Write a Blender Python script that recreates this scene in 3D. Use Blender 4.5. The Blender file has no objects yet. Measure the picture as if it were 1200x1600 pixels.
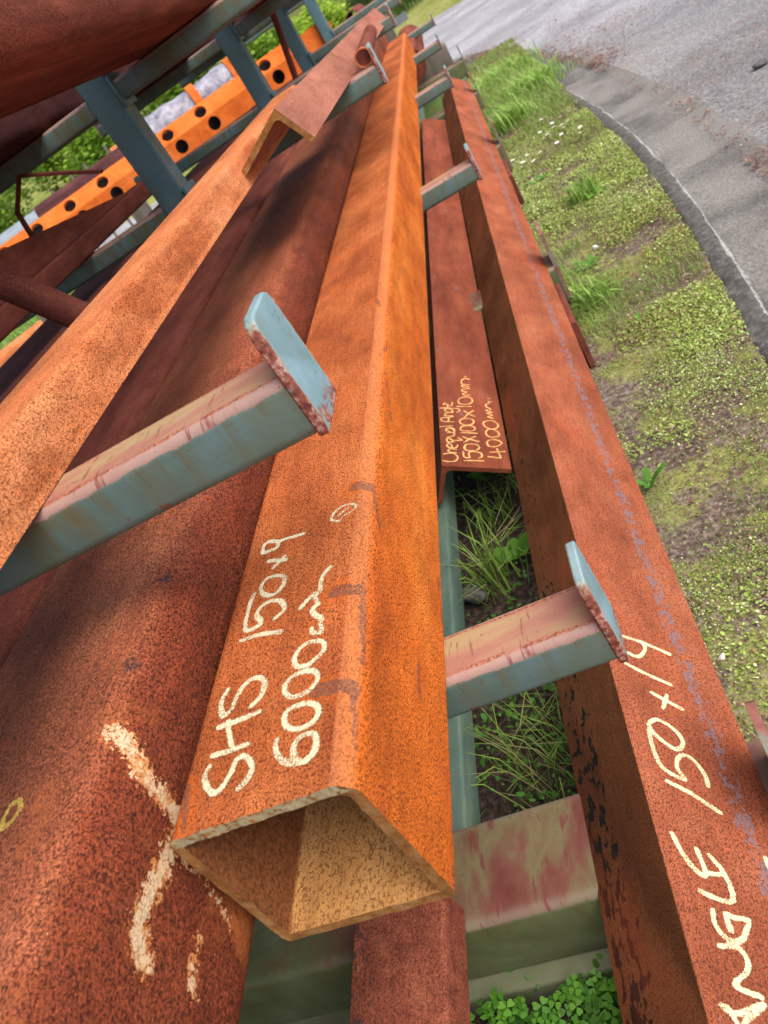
import bpy, bmesh, math, random
import numpy as np
from mathutils import Matrix, Vector

S = bpy.context.scene
COL = S.collection
RNG = np.random.default_rng(7)
random.seed(7)

# ------------------------------------------------------------------ camera
cam_d = bpy.data.cameras.new("camera")
cam = bpy.data.objects.new("camera", cam_d)
COL.objects.link(cam)
cam_d.sensor_fit = 'VERTICAL'
cam_d.sensor_height = 36.0
cam_d.lens = 27.79
cam_d.clip_start = 0.02
cam_d.clip_end = 3000
RX = Vector((0.860157, 0.027748, -0.509274))
DN = Vector((-0.399546, -0.583964, -0.706646))
FW = Vector((-0.317006, 0.811305, -0.491214))
CP = Vector((0.24444, -0.30254, 0.50224))
m = Matrix((( RX.x, -DN.x, -FW.x, CP.x), (RX.y, -DN.y, -FW.y, CP.y), (RX.z, -DN.z, -FW.z, CP.z), (0, 0, 0, 1)))
cam.matrix_world = m
cam_d.dof.use_dof = True
cam_d.dof.focus_distance = 0.85
cam_d.dof.aperture_fstop = 11.0
S.camera = cam

# ------------------------------------------------------------------ world, sun, exposure
SUN_DIR = Vector((0.62, -0.30, 1.0)).normalized()        # towards the sun
EL = math.asin(SUN_DIR.z)
AZ = math.atan2(SUN_DIR.x, SUN_DIR.y)
W = bpy.data.worlds.new("World")
S.world = W
W.use_nodes = True
wn = W.node_tree
bg = wn.nodes["Background"]
sky = wn.nodes.new("ShaderNodeTexSky")
sky.sky_type = 'NISHITA'
sky.sun_disc = False
sky.sun_elevation = EL
sky.sun_rotation = AZ
sky.dust_density = 3.0
sky.ozone_density = 0.6
wn.links.new(sky.outputs[0], bg.inputs[0])
bg.inputs[1].default_value = 0.15
sl = bpy.data.lights.new("sun", 'SUN')
sl.energy = 2.6
sl.angle = math.radians(60)
sl.color = (1.0, 0.95, 0.88)
so = bpy.data.objects.new("sun", sl)
COL.objects.link(so)
so.rotation_euler = (-SUN_DIR).to_track_quat('-Z', 'Y').to_euler()
S.view_settings.view_transform = 'Standard'
S.view_settings.look = 'None'
S.view_settings.exposure = 0.66
S.view_settings.gamma = 1.0
S.cycles.max_bounces = 8
S.cycles.use_denoising = True

# ------------------------------------------------------------------ node helper
class G:
    def __init__(s, name):
        s.m = bpy.data.materials.new(name); s.m.use_nodes = True
        s.t = s.m.node_tree; s.t.nodes.clear()
        s.out = s.t.nodes.new("ShaderNodeOutputMaterial")
        s.b = s.t.nodes.new("ShaderNodeBsdfPrincipled")
        s.t.links.new(s.b.outputs[0], s.out.inputs[0])
        s.tc = s.t.nodes.new("ShaderNodeTexCoord")
        s.obj = s.tc.outputs['Object']
    def lk(s, a, b):
        if isinstance(a, (int, float)): b.default_value = a
        elif isinstance(a, tuple): b.default_value = a if len(a) == len(b.default_value) else (*a, 1.0)
        else: s.t.links.new(a, b)
    def mp(s, scale=(1, 1, 1), rot=(0, 0, 0), loc=(0, 0, 0), v=None):
        n = s.t.nodes.new("ShaderNodeMapping"); s.t.links.new(v or s.obj, n.inputs[0])
        n.inputs['Scale'].default_value = scale; n.inputs['Rotation'].default_value = rot; n.inputs['Location'].default_value = loc
        return n.outputs[0]
    def noise(s, scale, v=None, detail=3, rough=.55, dist=0.0, out='Fac'):
        n = s.t.nodes.new("ShaderNodeTexNoise"); s.t.links.new(v or s.obj, n.inputs['Vector'])
        n.inputs['Scale'].default_value = scale; n.inputs['Detail'].default_value = detail
        n.inputs['Roughness'].default_value = rough; n.inputs['Distortion'].default_value = dist
        return n.outputs[out]
    def voro(s, scale, v=None, out='Distance', rnd=1.0):
        n = s.t.nodes.new("ShaderNodeTexVoronoi"); s.t.links.new(v or s.obj, n.inputs['Vector'])
        n.inputs['Scale'].default_value = scale; n.inputs['Randomness'].default_value = rnd
        return n.outputs[out]
    def ma(s, op, a, b=0.0, c=0.0, clamp=False):
        n = s.t.nodes.new("ShaderNodeMath"); n.operation = op; n.use_clamp = clamp
        s.lk(a, n.inputs[0]); s.lk(b, n.inputs[1]); s.lk(c, n.inputs[2]); return n.outputs[0]
    def rng(s, v, a, b, c=0.0, d=1.0, smooth=True):
        n = s.t.nodes.new("ShaderNodeMapRange"); n.interpolation_type = 'SMOOTHSTEP' if smooth else 'LINEAR'
        s.lk(v, n.inputs[0])
        for i, x in zip((1, 2, 3, 4), (a, b, c, d)): s.lk(x, n.inputs[i])
        return n.outputs[0]
    def ramp(s, v, stops):
        n = s.t.nodes.new("ShaderNodeValToRGB"); s.lk(v, n.inputs[0]); e = n.color_ramp.elements
        while len(e) < len(stops): e.new(.5)
        for k, (p, c) in zip(e, stops): k.position = p; k.color = (*c, 1)
        return n.outputs[0]
    def mix(s, f, a, b, mode='MIX'):
        n = s.t.nodes.new("ShaderNodeMix"); n.data_type = 'RGBA'; n.blend_type = mode; n.clamp_factor = True
        s.lk(f, n.inputs[0]); s.lk(a, n.inputs[6]); s.lk(b, n.inputs[7]); return n.outputs[2]
    def xyz(s, v=None):
        n = s.t.nodes.new("ShaderNodeSeparateXYZ"); s.t.links.new(v or s.obj, n.inputs[0]); return n.outputs
    def attr(s, name):
        n = s.t.nodes.new("ShaderNodeAttribute"); n.attribute_name = name; return n.outputs['Fac']
    def grey(s, v):
        n = s.t.nodes.new("ShaderNodeCombineXYZ")
        for i in range(3): s.lk(v, n.inputs[i])
        return n.outputs[0]
    def bump(s, h, dist=.001, strength=1.0, prev=None):
        n = s.t.nodes.new("ShaderNodeBump"); n.inputs['Strength'].default_value = strength
        n.inputs['Distance'].default_value = dist; s.lk(h, n.inputs['Height'])
        if prev is not None: s.t.links.new(prev, n.inputs['Normal'])
        return n.outputs[0]
    def done(s, col, rough=.8, spec=.3, nrm=None, metal=0.0):
        s.lk(col, s.b.inputs['Base Color']); s.lk(rough, s.b.inputs['Roughness'])
        s.b.inputs['Specular IOR Level'].default_value = spec; s.lk(metal, s.b.inputs['Metallic'])
        if nrm is not None: s.t.links.new(nrm, s.b.inputs['Normal'])
        return s.m

def rust(name, dark, mid, light, grain=420, gstr=(0.6, 1.35), stretch=(1, .25, 1), mott=14, bump=.0006, pits=0.0, pit_col=(.05, .015, .01),
         pit_scale=260, patch=None, chalk=None, wear=None, right=None, rough=.86, spec=.12, streak=.0, extra=None):
    g = G(name)
    base = g.ramp(g.noise(mott, g.mp(stretch), 5, .6, .3), [(.3, dark), (.5, mid), (.72, light)])
    if right:                                              # fresh orange rust on one side of the tube
        x = g.xyz()[0]
        f = g.rng(g.ma('ADD', x, g.ma('MULTIPLY', g.ma('SUBTRACT', g.noise(30, g.mp((1, .3, 1))), .5), .012)), right[0], right[1])
        rc = g.ramp(g.noise(9, g.mp((1.5, .35, 1.5)), 5, .62, .4), [(.32, right[2]), (.52, right[3]), (.7, right[4])])
        base = g.mix(f, base, rc)
    if streak:
        st = g.noise(26, g.mp((1, .06, 1)), 4, .6)
        base = g.mix(1.0, base, g.grey(g.rng(st, .3, .7, 1 - streak, 1 + streak * .6)), 'MULTIPLY')
    sc1 = g.noise(1.0, g.mp((210, 16, 60), (0, 0, .55)), 3, .6, .3)
    base = g.mix(1.0, base, g.grey(g.rng(sc1, .36, .64, .92, 1.07)), 'MULTIPLY')
    sc2 = g.noise(1.0, g.mp((420, 7, 120), (0, 0, -.35)), 2, .55, .2)
    base = g.mix(g.ma('MULTIPLY', g.rng(sc2, .69, .74), .30), base, light)
    ms = g.noise(19, g.mp((1, .5, 1)), 6, .72, .6)
    base = g.mix(1.0, base, g.grey(g.rng(ms, .36, .58, .87, 1.04)), 'MULTIPLY')
    lo = g.noise(3.1, None, 4, .6)
    base = g.mix(1.0, base, g.grey(g.rng(lo, .3, .7, .88, 1.09)), 'MULTIPLY')
    gn = g.noise(grain, g.mp((1, .8, 1)), 4, .72)
    base = g.mix(1.0, base, g.grey(g.rng(gn, .33, .67, gstr[0], gstr[1], False)), 'MULTIPLY')
    h = gn
    if pits:
        pn = g.noise(pit_scale, g.mp((1, .55, 1)), 2, .5, .6)
        pf = g.rng(pn, .62 - pits, .68 - pits * .8)
        base = g.mix(g.ma('MULTIPLY', pf, .75), base, pit_col)
        h = g.ma('SUBTRACT', gn, g.ma('MULTIPLY', pf, 1.2))
    rg = rough
    if patch:                                              # blue-grey mill scale left in patches: (colour, low, high, scale, axis or None, centre, half width)
        col, a, b, sc, ax, c, hw = patch
        pn = g.noise(sc, g.mp((1, .45, 1)), 4, .62, .2)
        if ax is not None:
            d = g.ma('ABSOLUTE', g.ma('SUBTRACT', g.xyz()[ax], c))
            pn = g.ma('MULTIPLY', pn, g.rng(d, hw * .3, hw * 1.3, 1.0, .72))
        pf = g.ma('MULTIPLY', g.rng(pn, a, b), g.rng(g.noise(240, None, 3, .6), .34, .46))
        base = g.mix(g.ma('MULTIPLY', pf, .9), base, col)
        rg = g.ma('SUBTRACT', rough, g.ma('MULTIPLY', pf, .25))
    if extra: base = extra(g, base)
    if wear:                                               # old scrapes, bare and pale, with rust pricking through: (half width mm, pale, tan, wobble mm, scale)
        hw, ca, cb, amp, sc = wear
        d = g.ma('ADD', g.attr('wear'), g.ma('MULTIPLY', g.ma('SUBTRACT', g.noise(70, None, 4, .65), .5), amp))
        thr = g.rng(d, -1.0, hw + 2.5, .30, .72, False)
        sp = g.ma('ADD', g.ma('MULTIPLY', g.noise(sc, g.mp((1, .8, 1)), 2, .5, .4), .72), g.ma('MULTIPLY', g.noise(sc * 2.3, None, 2), .28))
        df = g.ma('SUBTRACT', sp, thr)
        base = g.mix(g.rng(df, -.055, -.01, 0.0, .75), base, (.42, .12, .03))
        base = g.mix(g.rng(df, -.005, .03), base, g.mix(g.rng(g.ma('ADD', g.noise(60, None, 4), g.ma('MULTIPLY', df, 1.2)), .46, .72), ca, cb))
    if chalk:                                              # (half width mm, colour)
        hw, cc = chalk
        d = g.ma('ADD', g.attr('chalk'), g.ma('MULTIPLY', g.ma('SUBTRACT', g.noise(520, None, 4, .75), .5), 5.2))
        d = g.ma('ADD', d, g.ma('MULTIPLY', g.ma('SUBTRACT', g.noise(48, None, 3, .6), .5), 3.0))
        cf = g.rng(d, hw - .5, hw + .5, 1.0, 0.0)
        skip = g.rng(g.noise(620, None, 2, .6), .40, .52)
        cf = g.ma('MULTIPLY', cf, g.rng(g.ma('ADD', skip, g.rng(g.noise(55, None, 2), .35, .6)), .2, .85, .12, 1.0))
        base = g.mix(cf, base, cc)
        h = g.ma('ADD', h, g.ma('MULTIPLY', cf, .5))
    n = g.bump(h, bump, 1.0)
    n = g.bump(g.noise(38, None, 4, .6), bump * 1.6, .6, n)
    return g.done(base, rg, spec, n)

# ------------------------------------------------------------------ mesh helpers
def tag(o, label=None, cat=None, group=None, kind=None):
    if label: o['label'] = label
    if cat: o['category'] = cat
    if group: o['group'] = group
    if kind: o['kind'] = kind
    return o

def empty(name, loc=(0, 0, 0), rot=(0, 0, 0)):
    o = bpy.data.objects.new(name, None); o.empty_display_size = .05
    COL.objects.link(o); o.location = loc; o.rotation_euler = rot
    return o

def mesh_obj(name, verts, faces, mat, parent=None, smooth=None, loc=(0, 0, 0), rot=(0, 0, 0)):
    me = bpy.data.meshes.new(name)
    me.from_pydata([tuple(v) for v in verts], [], [tuple(f) for f in faces])
    me.update()
    o = bpy.data.objects.new(name, me); COL.objects.link(o)
    for mm in (mat if isinstance(mat, (list, tuple)) else [mat]): me.materials.append(mm)
    if smooth is not None:
        me.polygons.foreach_set('use_smooth', [True] * len(me.polygons))
        me.set_sharp_from_angle(angle=math.radians(smooth))
    o.location = loc; o.rotation_euler = rot
    if parent: o.parent = parent
    return o

def copy_tree(o, parent=None):
    c = o.copy(); COL.objects.link(c); c.parent = parent
    for ch in o.children: copy_tree(ch, c)
    return c

def seg_dist(V, strokes):
    """distance in mm from every vertex to the nearest of the polylines (3-D points)"""
    d = np.full(len(V), 60.0)
    for s in strokes:
        s, thin = s if isinstance(s, tuple) else (s, 0.0)
        P = np.array(s, float)
        for a, b in zip(P[:-1], P[1:]):
            lo = np.minimum(a, b) - .06; hi = np.maximum(a, b) + .06
            k = np.where(((V > lo) & (V < hi)).all(1))[0]
            if not len(k): continue
            ab = b - a; q = V[k] - a
            t = np.clip(q @ ab / max(ab @ ab, 1e-12), 0, 1)
            d[k] = np.minimum(d[k], np.linalg.norm(q - t[:, None] * ab, axis=1) * 1000 + thin)
    return d

def smooth_line(pts, n=4):
    P = [np.array(p, float) for p in pts]
    if len(P) < 3: return P
    out = []
    for i in range(len(P) - 1):
        p0 = P[max(i - 1, 0)]; p1 = P[i]; p2 = P[i + 1]; p3 = P[min(i + 2, len(P) - 1)]
        for k in range(n):
            t = k / n
            out.append(.5 * (2 * p1 + (p2 - p0) * t + (2 * p0 - 5 * p1 + 4 * p2 - p3) * t * t + (3 * p1 - p0 - 3 * p2 + p3) * t ** 3))
    out.append(P[-1]); return out

def lin(a, b, step):
    n = max(1, int(round(abs(b - a) / step))); return list(np.linspace(a, b, n + 1))

def rrect(x0, x1, z0, z1, r, seg=5, n=(4, 4, 4, 4)):
    """rounded rectangle, counter-clockwise from the bottom edge; n = pieces per straight side (bottom, right, top, left);
    r = one radius, or four (bottom right, top right, top left, bottom left)"""
    pts = []
    a, b, c, d = r if isinstance(r, tuple) else (r, r, r, r)
    cs = [((x1 - a, z0 + a), -90, a), ((x1 - b, z1 - b), 0, b), ((x0 + c, z1 - c), 90, c), ((x0 + d, z0 + d), 180, d)]
    st = [((x0 + d, z0), (x1 - a, z0)), ((x1, z0 + a), (x1, z1 - b)), ((x1 - b, z1), (x0 + c, z1)), ((x0, z1 - c), (x0, z0 + d))]
    for k in range(4):
        (p, q), nn = st[k], n[k]
        for i in range(nn): pts.append((p[0] + (q[0] - p[0]) * i / nn, p[1] + (q[1] - p[1]) * i / nn))
        (cx, cz), a0, rr = cs[k]
        for i in range(seg):
            t = math.radians(a0 + 90 * i / seg); pts.append((cx + rr * math.cos(t), cz + rr * math.sin(t)))
    return pts

def langle(a, b, t, rr=.012, rt=.005, na=2, nb=2, seg=4):
    """L profile, corner at the origin, one leg along +x, the other along -z"""
    p = [(a * i / na, 0) for i in range(na)] + [(a, 0), (a, -(t - rt))]
    p += [(a - rt + rt * math.cos(math.radians(w)), -(t - rt) + rt * math.sin(math.radians(w))) for w in np.linspace(-22, -90, seg)]
    p += [(t + rr - rr * math.sin(math.radians(w)), -(t + rr) + rr * math.cos(math.radians(w))) for w in np.linspace(0, 90, seg + 1)]
    p += [(t - rt + rt * math.cos(math.radians(w)), -(b - rt) + rt * math.sin(math.radians(w))) for w in np.linspace(-0.01, -90, seg)]
    p += [(0, -b + b * i / nb) for i in range(nb)]
    return p[::-1]

def extrude(name, outer, ys, mat, inner=None, fields=None, parent=None, loc=(0, 0, 0), rot=(0, 0, 0), sharp=35, axis='y', wob=0.0):
    ys = np.array(ys, float); n = len(outer); m_ = len(ys)
    O = np.array(outer, float)
    def grid(P):
        V = np.empty((m_, n, 3))
        V[:, :, 0] = P[None, :, 0]; V[:, :, 2] = P[None, :, 1]; V[:, :, 1] = ys[:, None]
        return V.reshape(-1, 3)
    V = grid(O); F = []
    idx = np.arange(n); nx = (idx + 1) % n
    for j in range(m_ - 1):
        a = j * n
        F += list(zip(a + idx, a + nx, a + n + nx, a + n + idx))
    if inner is not None:
        off = len(V); V = np.vstack([V, grid(np.array(inner, float))])
        for j in range(m_ - 1):
            a = off + j * n
            F += list(zip(a + nx, a + idx, a + n + idx, a + n + nx))
        F += list(zip(nx, idx, off + idx, off + nx))
        e = (m_ - 1) * n
        F += list(zip(e + idx, e + nx, off + e + nx, off + e + idx))
    else:
        F.append(tuple(idx[::-1])); F.append(tuple((m_ - 1) * n + idx))
    F = [tuple(int(q) for q in f) for f in F]
    if wob:
        V[:, 0] += wob * np.sin(V[:, 1] * 1.7 + .4); V[:, 2] += wob * .6 * np.sin(V[:, 1] * 2.3)
    att = {k: seg_dist(V, s) for k, s in (fields or {}).items()}
    if axis == 'x': V = np.stack([V[:, 1], -V[:, 0], V[:, 2]], 1)
    if axis == 'z': V = np.stack([V[:, 0], -V[:, 2], V[:, 1]], 1)
    o = mesh_obj(name, V, F, mat, parent, sharp, loc, rot)
    for k, v in att.items():
        a = o.data.attributes.new(k, 'FLOAT', 'POINT'); a.data.foreach_set('value', v.astype(np.float32))
    return o

def circle(r, n=28): return [(r * math.cos(2 * math.pi * i / n), r * math.sin(2 * math.pi * i / n)) for i in range(n)]

def tube_between(name, a, b, r, mat, parent=None, wall=None, n=20):
    a = Vector(a); b = Vector(b); d = b - a
    o = extrude(name, circle(r, n), lin(0, d.length, .1), mat, circle(r - wall, n) if wall else None, None, parent, sharp=50)
    o.location = a; o.rotation_euler = d.to_track_quat('Y', 'Z').to_euler()
    return o

def quads_mesh(name, V, mat, attr=None, parent=None, tris=False):
    """V: (n, k, 3) array of separate little polygons"""
    n, k = V.shape[:2]
    me = bpy.data.meshes.new(name)
    me.vertices.add(n * k); me.vertices.foreach_set('co', V.reshape(-1).astype(np.float32))
    me.loops.add(n * k); me.loops.foreach_set('vertex_index', np.arange(n * k, dtype=np.int32))
    me.polygons.add(n); me.polygons.foreach_set('loop_start', np.arange(0, n * k, k, dtype=np.int32))
    me.update(calc_edges=True); me.validate()
    o = bpy.data.objects.new(name, me); COL.objects.link(o); me.materials.append(mat)
    if attr is not None:
        a = me.attributes.new('tone', 'FLOAT', 'POINT'); a.data.foreach_set('value', np.repeat(attr, k).astype(np.float32))
    if parent: o.parent = parent
    return o
# chalk strokes in each bar's own surface coordinates (metres)
CH_SHS = [[(-0.1251,0.0542),(-0.1277,0.0479),(-0.1231,0.037),(-0.1151,0.0283),(-0.1098,0.0295),(-0.1061,0.0343),(-0.1023,0.0422),(-0.1002,0.0509),(-0.0949,0.053),(-0.0872,0.047),(-0.0836,0.0372),(-0.0861,0.0305),(-0.0927,0.0246)],[(-0.1251,0.064),(-0.1094,0.0624),(-0.092,0.0625)],[(-0.1258,0.0908),(-0.1107,0.0902),(-0.0876,0.0907)],[(-0.1175,0.0929),(-0.1119,0.0767),(-0.1062,0.0628)],[(-0.126,0.1292),(-0.1298,0.1183),(-0.125,0.1022),(-0.1173,0.1037),(-0.1152,0.114),(-0.111,0.1238),(-0.1033,0.1302),(-0.0938,0.128),(-0.0878,0.1195),(-0.0889,0.1067),(-0.0971,0.1)],[(-0.1251,0.1847),(-0.1042,0.1822),(-0.0809,0.174)],[(-0.1224,0.2449),(-0.1251,0.2323),(-0.1233,0.1975),(-0.1085,0.1947),(-0.1067,0.2007),(-0.1138,0.2115),(-0.1096,0.2215),(-0.0977,0.2225),(-0.0864,0.2139),(-0.0825,0.2023),(-0.0911,0.1955)],[(-0.1133,0.2412),(-0.1164,0.252),(-0.1107,0.2607),(-0.0998,0.2585),(-0.0904,0.2517),(-0.0888,0.2416),(-0.0934,0.2327),(-0.1034,0.2319),(-0.1133,0.2412)],[(-0.1136,0.2888),(-0.0923,0.2774)],[(-0.1062,0.274),(-0.1001,0.2792),(-0.0952,0.2848)],[(-0.106,0.3149),(-0.1198,0.3237),(-0.1259,0.3199),(-0.1248,0.3082),(-0.1144,0.3059),(-0.1068,0.3065),(-0.106,0.3149),(-0.0935,0.3131),(-0.0766,0.3088)],[(-0.0656,0.0558),(-0.065,0.0476),(-0.0603,0.0381),(-0.0524,0.0315),(-0.0446,0.0294),(-0.037,0.0282),(-0.031,0.0335),(-0.0305,0.0425),(-0.0336,0.0492),(-0.0415,0.0514),(-0.0473,0.0489),(-0.0494,0.0418),(-0.0468,0.0325)],[(-0.0625,0.0762),(-0.0594,0.0665),(-0.0504,0.0597),(-0.0394,0.0587),(-0.0323,0.064),(-0.0325,0.0725),(-0.0387,0.0785),(-0.0488,0.0818),(-0.0585,0.0814),(-0.0625,0.0762)],[(-0.0668,0.1084),(-0.0645,0.0991),(-0.0568,0.0922),(-0.0468,0.0916),(-0.0392,0.0955),(-0.036,0.1032),(-0.0402,0.1107),(-0.0481,0.1143),(-0.0601,0.1149),(-0.0668,0.1084)],[(-0.0619,0.1333),(-0.0579,0.1235),(-0.0489,0.1204),(-0.0408,0.1235),(-0.0339,0.1301),(-0.0349,0.1386),(-0.0415,0.1439),(-0.0522,0.146),(-0.0595,0.1413),(-0.0619,0.1333)],[(-0.049,0.1623),(-0.0473,0.1562),(-0.0381,0.1526),(-0.0412,0.1649),(-0.0399,0.1686),(-0.0493,0.1802),(-0.0506,0.1877),(-0.0453,0.1894),(-0.0504,0.2016),(-0.0459,0.2063),(-0.0463,0.2188),(-0.0444,0.2277),(-0.0384,0.2344)]]
CH_SHS_SMUDGE = [[(-0.0643,0.1949),(-0.0576,0.202),(-0.0516,0.2071)]]
CH_SHS_SMUDGE2 = [[(-0.0452,0.3106),(-0.0416,0.3217),(-0.0313,0.3258),(-0.0186,0.3192),(-0.018,0.3098),(-0.0283,0.308),(-0.0353,0.3018)]]
CH_ANGLE = [[(0.0281,0.4514),(0.0569,0.4453),(0.0908,0.4328)],[(0.0574,0.4445),(0.0575,0.4339),(0.0489,0.4206),(0.0409,0.4164),(0.0316,0.4209)],[(0.0233,0.4004),(0.0491,0.3879),(0.0768,0.3772)],[(0.0464,0.3582),(0.0637,0.3487),(0.0809,0.3398)],[(0.0665,0.3586),(0.061,0.3474),(0.0553,0.3363)],[(0.0323,0.3105),(0.0418,0.3162),(0.056,0.3098),(0.0661,0.2953),(0.0638,0.2823),(0.0528,0.2766),(0.0412,0.285),(0.0316,0.2957),(0.029,0.3061)],[(0.0276,0.2985),(0.0256,0.2731),(0.0307,0.2468),(0.053,0.2361),(0.0482,0.2501),(0.054,0.2647),(0.0648,0.2703),(0.0745,0.2618),(0.0802,0.246),(0.0789,0.2327)],[(0.0306,0.2304),(0.0552,0.2189),(0.0829,0.2005)],[(0.0181,0.1662),(0.0239,0.1435),(0.0338,0.1277),(0.0423,0.1263),(0.0407,0.1522)],[(0.0526,0.148),(0.0633,0.1295),(0.0628,0.103),(0.0455,0.1025),(0.0302,0.1078)],[(0.0427,0.1277),(0.0541,0.1281),(0.0633,0.1295)],[(0.0375,0.0903),(0.0351,0.0792),(0.039,0.0681),(0.047,0.0623),(0.0585,0.0661),(0.0656,0.0751),(0.0721,0.0855),(0.058,0.086),(0.0498,0.0884),(0.0495,0.073)],[(0.0327,0.057),(0.0506,0.0582),(0.0567,0.0478),(0.0512,0.0363),(0.0358,0.0238),(0.0585,0.0172)],[(0.0174,0.0053),(0.0299,0.0008),(0.0585,0.0111),(0.0365,-0.0034),(0.0338,-0.0076)],[(0.022,0.0048),(0.026,-0.0036),(0.0288,-0.0148),(0.0189,-0.0234)],[(0.1164,0.1552),(0.1153,0.1454),(0.1172,0.1416)]]
CH_UNEQUAL = [[(0.004,1.1143),(0.0163,1.1113),(0.0296,1.1152),(0.0353,1.1267),(0.0336,1.1378),(0.0236,1.1468),(0.0063,1.141)],[(0.0334,1.149),(0.02,1.1493),(0.0158,1.156),(0.0206,1.1636),(0.0332,1.1619)],[(0.0261,1.1714),(0.0208,1.168),(0.0143,1.1747),(0.0161,1.1836),(0.0236,1.1828),(0.026,1.1685),(0.0336,1.1691),(0.0379,1.1811)],[(0.0178,1.1896),(0.0144,1.1997),(0.0179,1.212),(0.026,1.2037),(0.0304,1.1997),(0.0488,1.2028)],[(0.0171,1.2104),(0.0287,1.195),(0.0179,1.1911)],[(0.0488,1.2028),(0.0402,1.2125)],[(0.0172,1.2135),(0.0297,1.2191),(0.0334,1.2317),(0.0257,1.234),(0.0164,1.2316)],[(0.0144,1.2407),(0.0155,1.2501),(0.0242,1.2541),(0.0326,1.2502),(0.032,1.2362),(0.0242,1.2354),(0.016,1.2424)],[(0.0243,1.2557),(0.0339,1.2441)],[(0.0009,1.2566),(0.0143,1.261),(0.0293,1.264)],[(0.0341,1.2836),(0.0103,1.2829),(0.0043,1.2921),(0.0093,1.3007),(0.0205,1.3018),(0.0328,1.3078)],[(0.0214,1.2824),(0.0229,1.302)],[(0.0329,1.3111),(0.016,1.3095),(0.0148,1.3193),(0.0214,1.325),(0.0336,1.3278)],[(0.0153,1.3344),(0.0172,1.3431),(0.0254,1.3456),(0.0332,1.3379),(0.0313,1.3293),(0.0215,1.3283),(0.0153,1.3344)],[(0.0221,1.3436),(0.0419,1.3489),(0.0497,1.3428),(0.0493,1.3343),(0.0426,1.3304)],[(0.0035,1.3458),(0.0174,1.3482),(0.0304,1.3484)],[(0.0224,1.3504),(0.0221,1.3641),(0.015,1.3721),(0.013,1.3632)],[(0.0221,1.3641),(0.0317,1.3599),(0.034,1.3757)],[(0.0488,1.1182),(0.0694,1.12),(0.0892,1.1204)],[(0.0485,1.1547),(0.0488,1.1321),(0.0613,1.1318),(0.0592,1.1457),(0.0643,1.156),(0.0762,1.1557),(0.087,1.1509),(0.0866,1.1354),(0.0796,1.1306)],[(0.0516,1.1707),(0.0554,1.1842),(0.0677,1.1882),(0.0811,1.185),(0.0841,1.1736),(0.0781,1.163),(0.0644,1.1589),(0.0542,1.1623),(0.0516,1.1707)],[(0.0521,1.1927),(0.0661,1.2104),(0.0798,1.2222)],[(0.0512,1.2181),(0.0614,1.21),(0.0852,1.2002)],[(0.0483,1.2361),(0.0645,1.2361),(0.0831,1.2362)],[(0.0467,1.2515),(0.0504,1.2628),(0.0649,1.2689),(0.0772,1.2653),(0.0804,1.2546),(0.0744,1.2463),(0.0603,1.2434),(0.0495,1.2455),(0.0467,1.2515)],[(0.0469,1.2864),(0.0523,1.2982),(0.0653,1.3027),(0.0762,1.2989),(0.0801,1.2863),(0.0731,1.2744),(0.0602,1.27),(0.0496,1.277),(0.0469,1.2864)],[(0.0589,1.3038),(0.0698,1.3263),(0.0829,1.3409)],[(0.06,1.3388),(0.0697,1.3246),(0.0835,1.3127)],[(0.0448,1.3587),(0.0587,1.359),(0.0776,1.3609)],[(0.0484,1.3841),(0.0525,1.3986),(0.0664,1.4089),(0.0795,1.4049),(0.0836,1.3911),(0.0777,1.3765),(0.0642,1.3699),(0.0512,1.3739),(0.0484,1.3841)],[(0.0778,1.4191),(0.0636,1.4195),(0.0622,1.4248),(0.072,1.4349),(0.062,1.4375),(0.0617,1.4467),(0.0791,1.454),(0.0641,1.46),(0.062,1.4692),(0.0796,1.4634)],[(0.0803,1.4748),(0.0631,1.475),(0.0612,1.4881),(0.0636,1.4999),(0.0736,1.5087),(0.082,1.5037)],[(0.0715,1.5183),(0.0761,1.5215)],[(0.1008,1.1381),(0.1134,1.1378),(0.1273,1.1362),(0.123,1.1627),(0.1231,1.1728)],[(0.1061,1.1569),(0.1212,1.1597),(0.1387,1.1626)],[(0.1024,1.1958),(0.107,1.2066),(0.1197,1.2122),(0.1314,1.2058),(0.1353,1.1987),(0.1298,1.1879),(0.1171,1.1809),(0.1052,1.1828),(0.1024,1.1958)],[(0.1036,1.2412),(0.1077,1.254),(0.1174,1.258),(0.1292,1.2498),(0.1333,1.2347),(0.127,1.225),(0.1143,1.2208),(0.105,1.2291),(0.1036,1.2412)],[(0.1005,1.2834),(0.1059,1.2919),(0.1191,1.298),(0.1311,1.2895),(0.1346,1.2754),(0.1287,1.2622),(0.1158,1.2579),(0.1041,1.2678),(0.1005,1.2834)],[(0.1256,1.3084),(0.1132,1.3138),(0.1252,1.3232),(0.1129,1.3304),(0.1255,1.3366),(0.1138,1.3422),(0.1127,1.3489),(0.1234,1.3499)],[(0.1236,1.3534),(0.1146,1.3628),(0.1139,1.3748),(0.1226,1.3809),(0.12,1.3894),(0.1282,1.3884)],[(0.1213,1.4061),(0.1254,1.4058)]]
CH_TUBETOP = [[(-0.2508,0.0357),(-0.2607,0.0354),(-0.2622,0.0233),(-0.2583,0.0144),(-0.2503,0.0174),(-0.2461,0.0273),(-0.2525,0.0363)]]
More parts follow.
